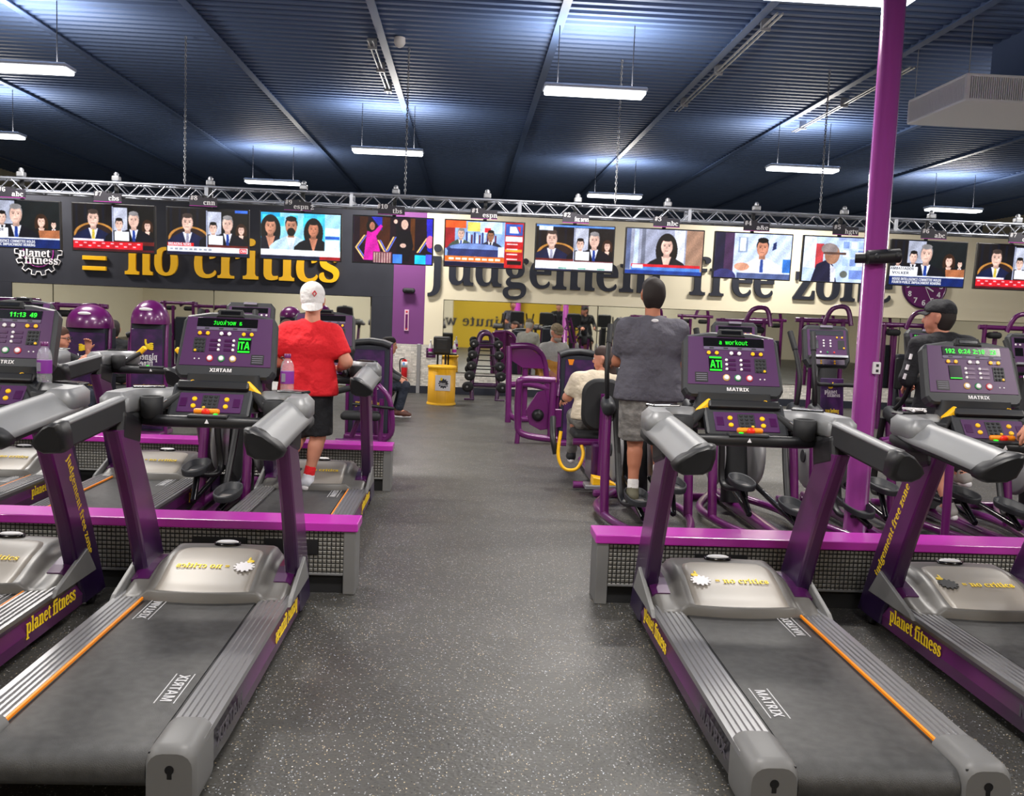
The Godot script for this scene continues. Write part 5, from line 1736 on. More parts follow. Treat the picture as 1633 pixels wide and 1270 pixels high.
	for q in [["purple domed poster tower with oval badge, beside the seated man in glasses", -4.52, -11.5, 0.50, 1.52, true, false], ["poster tower without a dome, lettering reversed, between two domed towers", -4.02, -12.1, 0.46, 1.20, false, true], ["taller purple domed tower left of the nearest left console", -3.74, -11.3, 0.40, 1.60, true, true]]:
		t = thing("weight_machine", q[0], "weight machine", Vector3(q[1], 0, q[2]))
		tower(t, Vector3.ZERO, q[3], q[4], q[5], q[6], true)
		if q[1] < -3.9: continue
		tubes(t, "frame_tube", [[Vector3(-0.1, 0.05, 0.9), Vector3(-0.1, 0.3, 0.8), Vector3(0.0, 0.42, 0.5), Vector3(0.1, 0.45, 0.1)], [Vector3(-0.25, 0.04, 0.9), Vector3(0.3, 0.04, 0.9)]], 0.035, pp)
		pad(t, Vector3(0.0, 0.5, 0.55), Vector3(0.34, 0.09, 0.36), Basis(), "seat")
	t = thing("poster_tower", "dark poster tower with orange corner mark behind the grey shirted man", "weight machine", Vector3(2.18, 0, -11.2))
	tower(t, Vector3.ZERO, 0.46, 1.25, false, false, true)
	# tall purple cable frames along the mirror
	var n := 0
	for q in [[4.2, -14.2, 1.66], [5.35, -14.0, 1.72], [6.9, -14.6, 1.70], [8.3, -14.2, 1.72], [9.5, -14.6, 1.68], [-5.75, -14.3, 1.5], [-6.6, -14.0, 1.55]]:
		t = thing("cable_machine", ["tall purple cable frame behind the second right elliptical's console", "tall purple cable frame with looped arm left of the purple column", "tall purple cable frame just right of the purple column", "tall purple cable frame behind the man in the black cap", "tall purple cable frame at the right edge", "purple press frame left of the domed towers", "purple press frame at the far left by the mirror"][n], "weight machine", Vector3(q[0], 0, q[1]), 0.0, "purple cable frames along the mirror")
		var h: float = q[2]
		tubes(t, "frame_tube", [[Vector3(-0.32, 0, 0), Vector3(-0.32, h, 0)], [Vector3(0.32, 0, 0), Vector3(0.32, h, 0)], [Vector3(-0.42, h - 0.04, 0), Vector3(0.42, h - 0.04, 0)], [Vector3(-0.12, 0, -0.05), Vector3(-0.12, h - 0.1, -0.05)], [Vector3(0.0, h - 0.1, 0.05), Vector3(0.1, h + (0.14 if q[0] > 0 else -0.04), 0.1), Vector3(0.3, h + (0.16 if q[0] > 0 else -0.03), 0.15), Vector3(0.36, h - 0.1, 0.2)], [Vector3(-0.3, 0.05, 0.5), Vector3(0.3, 0.05, 0.5)], [Vector3(0.0, 0.05, 0.5), Vector3(0.0, 0.5, 0.1), Vector3(0.0, 0.9, 0)]], 0.036, pp)
		m = MB.new()
		m.box(Vector3(0.1, 0.65, -0.12), Vector3(0.26, 1.1, 0.12), 0.02, 2)
		part(t, "weight_stack", m, mats["navy"])
		pad(t, Vector3(0.0, 0.5, 0.4), Vector3(0.32, 0.08, 0.4), Basis(), "seat")
		pad(t, Vector3(0.0, 0.9, 0.12), Vector3(0.3, 0.5, 0.08), Basis(), "back_pad")
		pad(t, Vector3(-0.2, h - 0.16, 0.06), Vector3(0.22, 0.1, 0.12), Basis(), "roller_pad")
		pad(t, Vector3(0.2, h - 0.16, 0.06), Vector3(0.22, 0.1, 0.12), Basis(), "roller_pad")
		n += 1
	# leaning twin bars in front of the mirror
	t = thing("dip_bars", "pair of slanted purple bars before the bright mirror, left of the second console", "weight machine", Vector3(2.65, 0, -12.8))
	tubes(t, "bar", [[Vector3(-0.05, 0.9, 0), Vector3(-0.22, 1.52, 0)], [Vector3(0.05, 0.9, 0), Vector3(-0.12, 1.52, 0)], [Vector3(-0.19, 1.42, 0), Vector3(-0.10, 1.42, 0)], [Vector3(0, 0, 0), Vector3(0, 0.92, 0)], [Vector3(-0.3, 0.03, 0), Vector3(0.3, 0.03, 0)]], 0.028, pp)
	# purple beam with two grey rollers behind the third elliptical
	t = thing("leg_roller", "purple beam carrying two grey roller pads right of the purple column", "weight machine", Vector3(3.35, 0, -6.35))
	tubes(t, "beam", [[Vector3(-0.45, 0.84, 0.0), Vector3(-0.1, 0.90, 0.0), Vector3(0.02, 0.93, 0.0)]], 0.035, pp)
	tubes(t, "post", [[Vector3(0.06, 0, 0), Vector3(0.05, 0.9, 0)]], 0.03, pp)
	for q in [0.04, 0.2]:
		m = MB.new()
		m.box(Vector3(q - 0.02, 0.965, 0.04), Vector3(0.13, 0.085, 0.12), 0.04, 4, Basis(), true)
		part(t, "roller_pad", m, mats["charcoal"])
	m = MB.new()
	m.box(Vector3(0.06, 0.88, 0.03), Vector3(0.2, 0.1, 0.02), 0.006)
	part(t, "bracket_plate", m, pp)
	for q in [-0.02, 0.05]:
		m = MB.new()
		m.ball(Vector3(q + 0.04, 0.87, 0.045), Vector3(0.011, 0.011, 0.008), 5, 8)
		part(t, "bolt", m, mats["chrome"])
	barbell_rack()
	# wipe stand, bin
	t = thing("wipe_stand", "black dispenser box on two thin poles behind the yellow bin", "dispenser", Vector3(-0.42, 0, -16.7))
	tubes(t, "pole", [[Vector3(-0.08, 0, 0), Vector3(-0.08, 0.85, 0)], [Vector3(0.06, 0, 0), Vector3(0.06, 0.85, 0)]], 0.018, mats["black"])
	m = MB.new()
	m.box(Vector3(-0.01, 0.985, 0), Vector3(0.30, 0.31, 0.22), 0.03, 3)
	part(t, "dispenser_box", m, mats["black"])
	m = MB.new()
	m.box(Vector3(-0.01, 1.0, 0.112), Vector3(0.18, 0.18, 0.01), 0.004)
	part(t, "front_cover", m, mats["charcoal"])
	m = MB.new()
	m.box(Vector3(0, 0.83, 0), Vector3(0.52, 0.03, 0.16), 0.01, 2)
	part(t, "bottle_shelf", m, mats["black"])
	m = MB.new()
	m.box(Vector3(0, 0.015, 0), Vector3(0.4, 0.03, 0.4), 0.01, 2)
	part(t, "base", m, mats["black"])
	for s in [-1, 1]:
		t = thing("spray_bottle", "white spray bottle on the %s of the black dispenser shelf" % ("wall side strip" if s < 0 else "mirror side"), "bottle", Vector3(-0.42 + s * 0.21, 0.845, -16.7), 0.0, "spray bottles on the dispenser")
		m = MB.new()
		m.lathe([Vector2(0.036, 0), Vector2(0.038, 0.08), Vector2(0.03, 0.13), Vector2(0.014, 0.17), Vector2(0.014, 0.19)], 14)
		part(t, "body", m, mats["print_white"])
		m = MB.new()
		m.lathe([Vector2(0.0385, 0.02), Vector2(0.0395, 0.075)], 14)
		part(t, "label_band", m, mats["magenta"])
		m = MB.new()
		m.box(Vector3(0, 0.21, 0.015), Vector3(0.03, 0.035, 0.07), 0.01, 2)
		part(t, "trigger", m, mats["print_white"])
	t = thing("trash_bin", "yellow perforated metal trash bin with a white square sign, at the aisle's end", "trash bin", Vector3(-0.40, 0, -16.1))
	var ym := mat("bin_yellow", rgb(246, 184, 26), 0.45)
	var hb := Image.create(64, 64, false, Image.FORMAT_RGB8)
	hb.fill(Color.WHITE)
	for y in 64:
		for x in 64:
			if Vector2(x % 16 - 8, y % 16 - 8).length() < 4.5: hb.set_pixel(x, y, Color(0.84, 0.78, 0.66))
	ym.albedo_texture = ImageTexture.create_from_image(hb)
	tri(ym, 14.0, false)
	m = MB.new()
	m.lathe([Vector2(0.235, 0.03), Vector2(0.235, 0.64), Vector2(0.215, 0.64), Vector2(0.215, 0.05)], 40)
	part(t, "body", m, ym)
	m = MB.new()
	m.lathe([Vector2(0.245, 0.62), Vector2(0.25, 0.65), Vector2(0.235, 0.66), Vector2(0.13, 0.67), Vector2(0.12, 0.65), Vector2(0.22, 0.62)], 40)
	part(t, "rim", m, mats["yellow"])
	m = MB.new()
	m.lathe([Vector2(0.25, 0.0), Vector2(0.25, 0.025), Vector2(0.236, 0.035)], 40)
	part(t, "base_ring", m, mats["yellow"])
	m = MB.new()
	m.box(Vector3(0.025, 0.38, 0.236), Vector3(0.255, 0.265, 0.008), 0.003)
	var sg := part(t, "sign_plate", m, mats["print_white"])
	m = MB.new()
	m.xf = Transform3D(Basis(), Vector3(0.035, 0.37, 0.241))
	m.prism(gear(0.07, 0.085, 12), xy, 0.0, 0.003, 0.0)
	part(sg, "gear_print", m, mats["sign_black"])
	text(sg, "planet", mats["print_white"], 0.045, Transform3D(Basis(), Vector3(0.02, 0.372, 0.246)), false, 0.1)
	text(sg, "fitness", mats["print_white"], 0.045, Transform3D(Basis(), Vector3(0.04, 0.345, 0.246)), false, 0.11)
	m = MB.new()
	m.ball(Vector3(0.0, 0.445, 0.243), Vector3(0.02, 0.028, 0.004), 6, 10)
	part(sg, "thumb_print", m, mats["print_yellow"])

func barbell_rack():
	var t := thing("barbell_rack", "dark purple arched rack holding fixed barbells before the mirror", "rack", Vector3(0.36, 0, -17.2))
	tubes(t, "frame_tube", [[Vector3(-0.22, 0.0, 0.2), Vector3(-0.24, 0.3, 0.12), Vector3(-0.16, 0.8, 0.05), Vector3(-0.12, 1.08, 0), Vector3(-0.06, 1.19, 0), Vector3(0.06, 1.19, 0), Vector3(0.12, 1.08, 0), Vector3(0.16, 0.8, 0.05), Vector3(0.24, 0.3, 0.12), Vector3(0.22, 0.0, 0.2)], [Vector3(-0.24, 0.27, 0.1), Vector3(0.24, 0.27, 0.1)], [Vector3(-0.13, 0.98, 0.02), Vector3(0.13, 0.98, 0.02)]], 0.042, mats["purple_deep"])
	for s in [-1, 1]:
		var m := MB.new()
		m.box(Vector3(s * 0.28, 0.015, 0.2), Vector3(0.18, 0.03, 0.1), 0.01, 2)
		part(t, "foot", m, mats["purple_deep"])
	var n := 0
	for q in [[1.02, 0.22, 0.075], [0.82, 0.24, 0.08], [0.62, 0.255, 0.085], [0.44, 0.28, 0.09], [0.24, 0.31, 0.095]]:
		var b := thing("barbell", "fixed black barbell on the %s of the arched rack" % ["top tier", "second tier from the top", "middle tier", "second tier from the floor", "lowest tier"][n], "barbell", Vector3(0.36, q[0], -17.08 + 0.02 * n), 0.0, "barbells on the arched rack")
		tubes(b, "bar", [[Vector3(-q[1] - 0.03, 0, 0), Vector3(q[1] + 0.03, 0, 0)]], 0.012, mats["black"])
		for s in [-1, 1]:
			var m := MB.new()
			m.lathe([Vector2(q[2] * 0.6, -0.03), Vector2(q[2], -0.025), Vector2(q[2], 0.025), Vector2(q[2] * 0.6, 0.03)], 22, frame(Vector3(s * q[1], 0, 0), Vector3.RIGHT, Vector3(s * 0.35, 0, 0.94)))
			part(b, "weight", m, mats["soft_black"])
			m = MB.new()
			m.lathe([Vector2(0.022, 0.0), Vector2(0.018, 0.036)], 12, frame(Vector3(s * q[1], 0, 0), Vector3.RIGHT, Vector3(s * 0.35, 0, 0.94)))
			part(b, "weight_cap", m, mats["steel"])
		n += 1

# ---------------------------------------------------------------- small things
func bottle(label: String, at: Vector3, k: float, cap: Material):
	var t := thing("water_bottle", label, "bottle", at, 0.0, "water bottles on the treadmill trays")
	var gl := mat("bottle_clear", Color(0.92, 0.94, 0.97, 0.16), 0.04)
	gl.transparency = BaseMaterial3D.TRANSPARENCY_ALPHA
	var m := MB.new()
	var prof := []
	for q in [[0.030, 0.0], [0.033, 0.006], [0.033, 0.03], [0.0315, 0.034], [0.033, 0.038], [0.033, 0.11], [0.031, 0.13], [0.024, 0.15], [0.013, 0.162], [0.013, 0.172]]: prof.append(Vector2(q[0], q[1]) * k)
	m.lathe(prof, 22)
	part(t, "body", m, gl)
	m = MB.new()
	m.lathe([Vector2(0.0336, 0.04) * k, Vector2(0.0338, 0.042) * k, Vector2(0.0338, 0.1) * k, Vector2(0.0336, 0.102) * k], 22)
	part(t, "wrapper", m, mats["bottle_wrap"])
	m = MB.new()
	m.box(Vector3(-0.012 * k, 0.07 * k, 0.0318 * k), Vector3(0.02, 0.042, 0.004) * k, 0.001)
	part(t, "wrapper_print", m, mats["label_grey"])
	m = MB.new()
	m.lathe([Vector2(0.016, 0.168) * k, Vector2(0.0165, 0.17) * k, Vector2(0.0165, 0.186) * k, Vector2(0.014, 0.188) * k], 18)
	part(t, "cap", m, cap)

func small_things():
	mat("bottle_wrap", rgb(120, 44, 140), 0.35)
	bottle("water bottle with purple cap and wrapper on the left edge treadmill's tray", Vector3(-2.075, 1.207, -4.74), 1.05, mats["purple"])
	bottle("water bottle with purple wrapper on the tray of the nearest left treadmill", Vector3(-0.885, 1.202, -4.72), 1.0, mats["purple"])
	var t := thing("earphones", "white earphone cord coiled on the right edge treadmill's tray", "earphones", Vector3(2.315, 1.213, -4.72))
	var p := []
	for i in 40:
		var a := i * 0.5
		p.append(Vector3((0.045 + 0.015 * sin(i * 1.7)) * cos(a), 0.004 + 0.012 * absf(sin(i * 0.37)), (0.05 + 0.02 * cos(i * 1.3)) * sin(a)))
	var m := MB.new()
	m.tube(p, 0.0022, 6)
	part(t, "cord", m, mats["print_white"])
	for s in [-1, 1]:
		m = MB.new()
		m.ball(Vector3(s * 0.03, 0.008, 0.06), Vector3(0.008, 0.007, 0.008), 6, 10)
		part(t, "earbud", m, mats["print_white"])
	# fire extinguisher
	t = thing("fire_extinguisher", "red fire extinguisher with pale label hung on the stone wainscot", "extinguisher", Vector3(-1.16, 0.30, -17.9))
	m = MB.new()
	m.lathe([Vector2(0.05, 0.0), Vector2(0.06, 0.02), Vector2(0.06, 0.28), Vector2(0.045, 0.33), Vector2(0.02, 0.35)], 20)
	part(t, "cylinder", m, mat("extinguisher_red", rgb(205, 24, 34), 0.3, 0.0, 0.4))
	m = MB.new()
	m.lathe([Vector2(0.0605, 0.19), Vector2(0.061, 0.19), Vector2(0.061, 0.3), Vector2(0.0605, 0.3)], 20)
	part(t, "white_label", m, mats["print_white"])
	m = MB.new()
	m.box(Vector3(-0.01, 0.26, 0.061), Vector3(0.04, 0.06, 0.006), 0.001)
	part(t, "blue_label", m, mat("label_blue", rgb(120, 170, 225), 0.5))
	m = MB.new()
	m.box(Vector3(0, 0.37, 0.02), Vector3(0.03, 0.03, 0.1), 0.008, 2)
	part(t, "valve", m, mats["steel"])
	tubes(t, "hose", [[Vector3(-0.01, 0.36, 0.02), Vector3(-0.08, 0.33, 0.03), Vector3(-0.085, 0.2, 0.03), Vector3(-0.07, 0.1, 0.03)]], 0.012, mats["black"])
	m = MB.new()
	m.box(Vector3(0, 0.2, -0.075), Vector3(0.06, 0.3, 0.04), 0.004)
	part(t, "wall_bracket", m, mats["steel"])
	t = thing("emergency_light", "black emergency light on the purple wall strip", "lamp", Vector3(-1.12, 1.94, -17.98))
	m = MB.new()
	m.box(Vector3(0, 0, 0.05), Vector3(0.24, 0.1, 0.1), 0.045, 3)
	part(t, "housing", m, mats["black"])
	for s in [-1, 1]:
		m = MB.new()
		m.lathe([Vector2(0.03, 0), Vector2(0.03, 0.015), Vector2(0.02, 0.02)], 14, frame(Vector3(s * 0.08, 0, 0.1), Vector3.RIGHT, Vector3.BACK))
		part(t, "lens", m, mats["charcoal"])
	t = thing("wall_thermometer", "tall narrow pale framed plate on the purple wall strip", "plaque", Vector3(-1.15, 1.38, -17.995))
	m = MB.new()
	m.box(Vector3(0, 0, 0.01), Vector3(0.085, 0.4, 0.02), 0.005)
	part(t, "frame_plate", m, mat("plate_pink", rgb(222, 180, 200), 0.5))
	m = MB.new()
	m.box(Vector3(0, -0.02, 0.02), Vector3(0.045, 0.27, 0.008), 0.002)
	part(t, "scale_strip", m, mats["purple"])
	for y in [-0.16, 0.16]:
		m = MB.new()
		m.ball(Vector3(0, y, 0.02), Vector3(0.02, 0.02, 0.006), 6, 10)
		part(t, "end_mark", m, mats["red_print"])
	for q in [["small purple notice with white lines on the stone wainscot by the mirror", -0.67, 0.78], ["small purple notice on the wainscot left of the metal trim, half hidden", -1.58, 0.80]]:
		t = thing("wall_notice", q[0], "notice", Vector3(q[1], q[2], -17.995))
		m = MB.new()
		m.box(Vector3(0, 0, 0.006), Vector3(0.18, 0.18, 0.012), 0.002)
		part(t, "board", m, mats["purple_deep"])
		for k in 3:
			m = MB.new()
			m.box(Vector3(-0.01, 0.05 - 0.05 * k, 0.0125), Vector3(0.13 - 0.03 * k, 0.012, 0.002), 0.0)
			part(t, "printed_line", m, mats["label_grey"])
	# column cameras and outlet
	t = thing("column_camera", "black twin barrel cameras clamped round the purple column", "camera", Vector3(3.02, 2.16, -6.95))
	m = MB.new()
	m.tube([Vector3(-0.11, -0.02, 0.12), Vector3(0.12, 0.0, 0.14)], 0.052, 16)
	part(t, "barrel", m, mats["black"])
	m = MB.new()
	m.tube([Vector3(-0.16, -0.02, 0.02), Vector3(-0.07, -0.02, 0.06)], 0.04, 16)
	part(t, "barrel", m, mats["black"])
	for q in [Vector3(-0.06, -0.015, 0.17), Vector3(0.09, 0.0, 0.185)]:
		m = MB.new()
		m.lathe([Vector2(0.022, 0), Vector2(0.02, 0.008), Vector2(0.01, 0.012)], 14, frame(q, Vector3.RIGHT, Vector3.BACK))
		part(t, "lens", m, mats["charcoal"])
	m = MB.new()
	m.lathe([Vector2(0.095, -0.02), Vector2(0.095, 0.02)], 20)
	part(t, "clamp_band", m, mats["black"])
	t = thing("outlet_box", "small white outlet box on the purple column", "outlet", Vector3(3.05, 1.33, -6.86))
	m = MB.new()
	m.box(Vector3(0, 0, 0.01), Vector3(0.055, 0.09, 0.03), 0.006, 2)
	part(t, "box_body", m, mats["print_white"])
	for y in [-0.02, 0.02]:
		m = MB.new()
		m.box(Vector3(0, y, 0.026), Vector3(0.02, 0.02, 0.003), 0.001)
		part(t, "socket", m, mats["charcoal"])
	# ceiling things
	t = thing("ceiling_dome", "small white round detector under the ceiling joist, left of the middle", "detector", Vector3(-1.0, 5.0, -12.6))
	m = MB.new()
	m.lathe([Vector2(0.07, 0.1), Vector2(0.075, 0.03), Vector2(0.05, -0.01), Vector2(0.02, -0.025)], 20)
	part(t, "dome", m, mats["print_white"])
	for q in [["pair of bright conduits under the ceiling left of the middle", -1.36, -15.4, -12.4], ["pair of bright conduits under the ceiling right of the middle", 3.3, -15.6, -10.5], ["pair of bright conduits near the duct at upper right", 5.66, -16.8, -12.3]]:
		t = thing("ceiling_conduit", q[0], "conduit", Vector3(q[1], 5.0, 0))
		tubes(t, "pipe", [[Vector3(-0.03, 0, q[2]), Vector3(-0.03, 0, q[3])], [Vector3(0.03, 0, q[2]), Vector3(0.03, 0, q[3])]], 0.014, mats["steel"])
		for f in 3:
			m = MB.new()
			m.box(Vector3(0, 0.03, lerpf(q[2], q[3], 0.1 + 0.4 * f)), Vector3(0.12, 0.14, 0.03), 0.004)
			part(t, "strap", m, mats["steel"])
	# square duct diffuser
	t = thing("duct_diffuser", "large white box diffuser with slatted sides hanging under the ceiling at right", "diffuser", Vector3(6.6, 4.18, -11.2))
	var wh := mat("duct_white", rgb(250, 251, 253), 0.5)
	m = MB.new()
	m.box(Vector3(0, 0.015, 0), Vector3(2.3, 0.03, 1.4), 0.006)
	part(t, "bottom_plate", m, wh)
	m = MB.new()
	m.box(Vector3(0, 0.285, 0), Vector3(2.3, 0.03, 1.4), 0.006)
	part(t, "top_plate", m, wh)
	m = MB.new()
	m.box(Vector3(0, 0.15, 0), Vector3(2.2, 0.26, 1.3), 0.0)
	part(t, "inner_box", m, mats["charcoal"])
	for x in 92:
		m = MB.new()
		m.box(Vector3(-1.13 + 0.0248 * x, 0.15, 0.68), Vector3(0.011, 0.25, 0.03), 0.0)
		part(t, "slat", m, wh)
	for z in 54:
		m = MB.new()
		m.box(Vector3(-1.13, 0.15, -0.66 + 0.0248 * z), Vector3(0.03, 0.25, 0.011), 0.0)
		part(t, "slat", m, wh)
	for q in [Vector3(-1.13, 0.15, 0.68), Vector3(-1.13, 0.15, -0.68), Vector3(1.13, 0.15, 0.68)]:
		m = MB.new()
		m.box(q, Vector3(0.045, 0.27, 0.045), 0.005)
		part(t, "corner_post", m, wh)
	m = MB.new()
	m.box(Vector3(0.2, 0.63, 0), Vector3(1.0, 0.66, 0.8), 0.02)
	part(t, "duct", m, mats["joist_paint"])
	tubes(t, "hanger", [[Vector3(-1.1, 0.3, 0.64), Vector3(-1.1, 0.92, 0.64)], [Vector3(-1.1, 0.3, -0.64), Vector3(-1.1, 0.92, -0.64)]], 0.006, mats["steel"])

# ---------------------------------------------------------------- people
# joints are given in metres from the person's spot; persons look along -z before they are turned
func hand(out: Array, wrist: Vector3, dir: Vector3, palm: Vector3, curl: float, thumb_side: float):
	# dir: towards the fingers, palm: out of the palm
	dir = dir.normalized()
	palm = (palm - dir * palm.dot(dir)).normalized()
	var across := dir.cross(palm).normalized()
	for i in 4:
		var o := (i - 1.5) * 0.02
		out.append([wrist + dir * 0.01 + across * o * 0.7, wrist + dir * 0.085 + across * o, 0.015, 0.011])
		var p := wrist + dir * 0.088 + across * o * 1.05
		var d := dir
		for j in 3:
			d = d.rotated(across, curl * (0.7 if j == 0 else 1.0)).normalized()
			var l: float = [0.04, 0.026, 0.02][j] * [0.92, 1.04, 1.0, 0.8][i]
			out.append([p, p + d * l, 0.0088 - 0.0006 * j, 0.0084 - 0.0008 * j])
			p += d * l
	var tb := wrist + dir * 0.03 + across * 0.03 * thumb_side
	var td := (dir * 0.7 + across * 0.7 * thumb_side + palm * 0.3).normalized()
	out.append([tb, tb + td * 0.04, 0.014, 0.0105])
	out.append([tb + td * 0.04, tb + td * 0.04 + (td + palm * 0.5 + dir * 0.3).normalized() * 0.032, 0.0105, 0.0085])

func head_shape(c: Vector3, b: Basis, k: float) -> Array:
	var o := []
	for q in [[0.0, 0.045, 0.035, 0.0, 0.04, -0.02, 0.083, 0.082], [0.0, 0.01, 0.02, 0.0, -0.01, -0.035, 0.075, 0.068], [0.0, -0.045, -0.03, 0.0, -0.085, -0.055, 0.056, 0.036], [-0.03, -0.035, -0.055, 0.03, -0.035, -0.055, 0.035, 0.035], [0.0, 0.015, -0.097, 0.0, -0.022, -0.115, 0.010, 0.014], [-0.02, -0.062, -0.086, 0.02, -0.062, -0.086, 0.012, 0.012], [-0.035, 0.035, -0.083, 0.035, 0.035, -0.083, 0.014, 0.014], [0.0, -0.18, 0.035, 0.0, -0.05, 0.02, 0.056, 0.054]]:
		o.append([c + b * (Vector3(q[0], q[1], q[2]) * k), c + b * (Vector3(q[3], q[4], q[5]) * k), q[6] * k, q[7] * k])
	for s in [-1, 1]:
		o.append([c + b * (Vector3(s * 0.081, 0.015, 0.012) * k), c + b * (Vector3(s * 0.079, -0.025, 0.002) * k), 0.017 * k, 0.012 * k])
	return o

func flesh_part(t: Node3D, called: String, prims: Array, cell: float, m: Material, k := 0.03) -> MeshInstance3D:
	var b := MB.new()
	b.flesh(prims, cell, k)
	return part(t, called, b, m)

func person(label: String, at: Vector3, turn: float, J: Dictionary, L: Dictionary) -> Node3D:
	var t := thing("person", label, "person", at, turn)
	var cell: float = L.get("cell", 0.016)
	var fat: float = L.get("fat", 1.0)
	var hb: Basis = Basis.from_euler(L.get("look", Vector3.ZERO))
	var hk: float = L.get("head", 0.98)
	var H: Vector3 = J.head
	var S: Array = J.shoulders
	var E: Array = J.elbows
	var W: Array = J.wrists
	var P: Array = J.hips
	var K: Array = J.knees
	var A: Array = J.ankles
	var chest: Vector3 = (S[0] + S[1]) / 2 + Vector3(0, -0.10, 0)
	var pel: Vector3 = (P[0] + P[1]) / 2
	var mid := chest.lerp(pel, 0.5)
	var dirs: Vector3 = (S[1] - S[0]).normalized()
	var torso := func(g: float) -> Array:
		return [[S[0].lerp(S[1], 0.12), S[0].lerp(S[1], 0.88), 0.062 + g, 0.062 + g, 0.9], [chest - dirs * 0.085 * fat, chest + dirs * 0.085 * fat, 0.108 * fat + g, 0.108 * fat + g, 0.85], [mid - dirs * 0.06 * fat, mid + dirs * 0.06 * fat, 0.112 * fat + g, 0.112 * fat + g, 0.85], [pel + Vector3(0, 0.04, 0) - dirs * 0.07 * fat, pel + Vector3(0, 0.04, 0) + dirs * 0.07 * fat, 0.108 * fat + g, 0.108 * fat + g, 0.9], [mid + Vector3(0, 0.02, 0), chest, 0.11 * fat + g, 0.12 * fat + g, 0.8]]
	var body := []
	body.append_array(torso.call(-0.012))
	var nk: Vector3 = (S[0] + S[1]) / 2
	body.append([nk + Vector3(0, -0.03, 0), H + hb * Vector3(0, -0.08, 0.02), 0.062, 0.055])
	for i in 2:
		body.append([S[i], E[i], 0.052 * fat, 0.042])
		body.append([E[i], W[i], 0.043, 0.027])
		body.append([E[i].lerp(W[i], 0.15), E[i].lerp(W[i], 0.35), 0.044, 0.040])
		body.append([P[i], K[i], 0.082 * fat, 0.056])
		body.append([K[i], A[i], 0.054, 0.036])
		body.append([K[i].lerp(A[i], 0.22) + Vector3(0, 0, 0.018), K[i].lerp(A[i], 0.42) + Vector3(0, 0, 0.012), 0.056, 0.046])
		body.append([A[i], A[i] + Vector3(0, -0.03, -0.09), 0.036, 0.03])
	var b := MB.new()
	b.flesh(body, cell, 0.03)
	b.flesh(head_shape(H, hb, hk), L.get("head_cell", 0.009), 0.022)
	if L.get("hands", true):
		var hs := []
		for i in 2:
			var d: Vector3 = J.get("hand_dir", [W[0] - E[0], W[1] - E[1]])[i]
			hand(hs, W[i], d, J.get("palm", [Vector3(0.6, -0.6, 0), Vector3(-0.6, -0.6, 0)])[i], L.get("curl", 0.6), 1.0 if i == 0 else -1.0)
			if hs.size(): b.flesh(hs, L.get("hand_cell", 0.007), 0.008)
			hs.clear()
	part(t, "body", b, L.skin)
	# shirt
	var sh := []
	sh.append_array(torso.call(0.012))
	var sl: float = L.get("sleeve", 0.75)
	for i in 2:
		var e: Vector3 = S[i].lerp(E[i], minf(sl, 1.0))
		var n: Vector3 = (E[i] - S[i]).normalized()
		sh.append([S[i], S[i].lerp(E[i], minf(sl, 1.0) + (0.2 if sl < 1 else 0.0)), 0.068 * fat, 0.064 if sl < 1 else 0.056, 1.0, [n, e] if sl < 1 else null])
		if sl > 1: sh.append([E[i], E[i].lerp(W[i], sl - 1.0), 0.056, 0.040])
	sh.append([nk + Vector3(0, 0.01, 0.0), nk + Vector3(0, 0.065, -0.01), 0.082 * fat, 0.066, 1.0, [Vector3.UP, nk + Vector3(0, 0.085, 0)]])
	for i in 2: sh.append([nk + Vector3(0, 0.035, 0.01) + (S[i] - nk) * 0.25, S[i] + Vector3(0, -0.01, 0), 0.066, 0.058])
	var hem: float = J.hem
	sh.append([pel + Vector3(0, 0.10, 0) - dirs * 0.08 * fat, Vector3(pel.x, hem - 0.08, pel.z) - dirs * 0.09 * fat, 0.118 * fat, 0.13 * fat, 1.0, [Vector3.DOWN, Vector3(0, hem, 0)]])
	sh.append([pel + Vector3(0, 0.10, 0) + dirs * 0.08 * fat, Vector3(pel.x, hem - 0.08, pel.z) + dirs * 0.09 * fat, 0.118 * fat, 0.13 * fat, 1.0, [Vector3.DOWN, Vector3(0, hem, 0)]])
	for q in sh:
		if q.size() == 4: q.append(1.0)
		if q.size() < 6: q.append([Vector3.DOWN, Vector3(0, hem, 0)])
	flesh_part(t, L.get("shirt_name", "shirt"), sh, cell, L.shirt, 0.035)
	# shorts or trousers
	var leg := [[pel + Vector3(0, 0.03, 0) - dirs * 0.07 * fat, pel + Vector3(0, 0.03, 0) + dirs * 0.07 * fat, 0.1 * fat, 0.1 * fat, 0.92]]
	var ll: float = L.get("leg", 0.85)
	for i in 2:
		var n: Vector3 = (K[i] - P[i]).normalized()
		if ll < 1:
			leg.append([P[i], P[i].lerp(K[i], ll + 0.15), 0.098 * fat, 0.102 * fat, 1.0, [n, P[i].lerp(K[i], ll)]])
		else:
			leg.append([P[i], K[i], 0.1 * fat, 0.072])
			leg.append([K[i], K[i].lerp(A[i], minf(ll - 1.0, 1.0)), 0.072, 0.058])
	flesh_part(t, "shorts" if ll < 1 else "trousers", leg, cell, L.legs, 0.03)
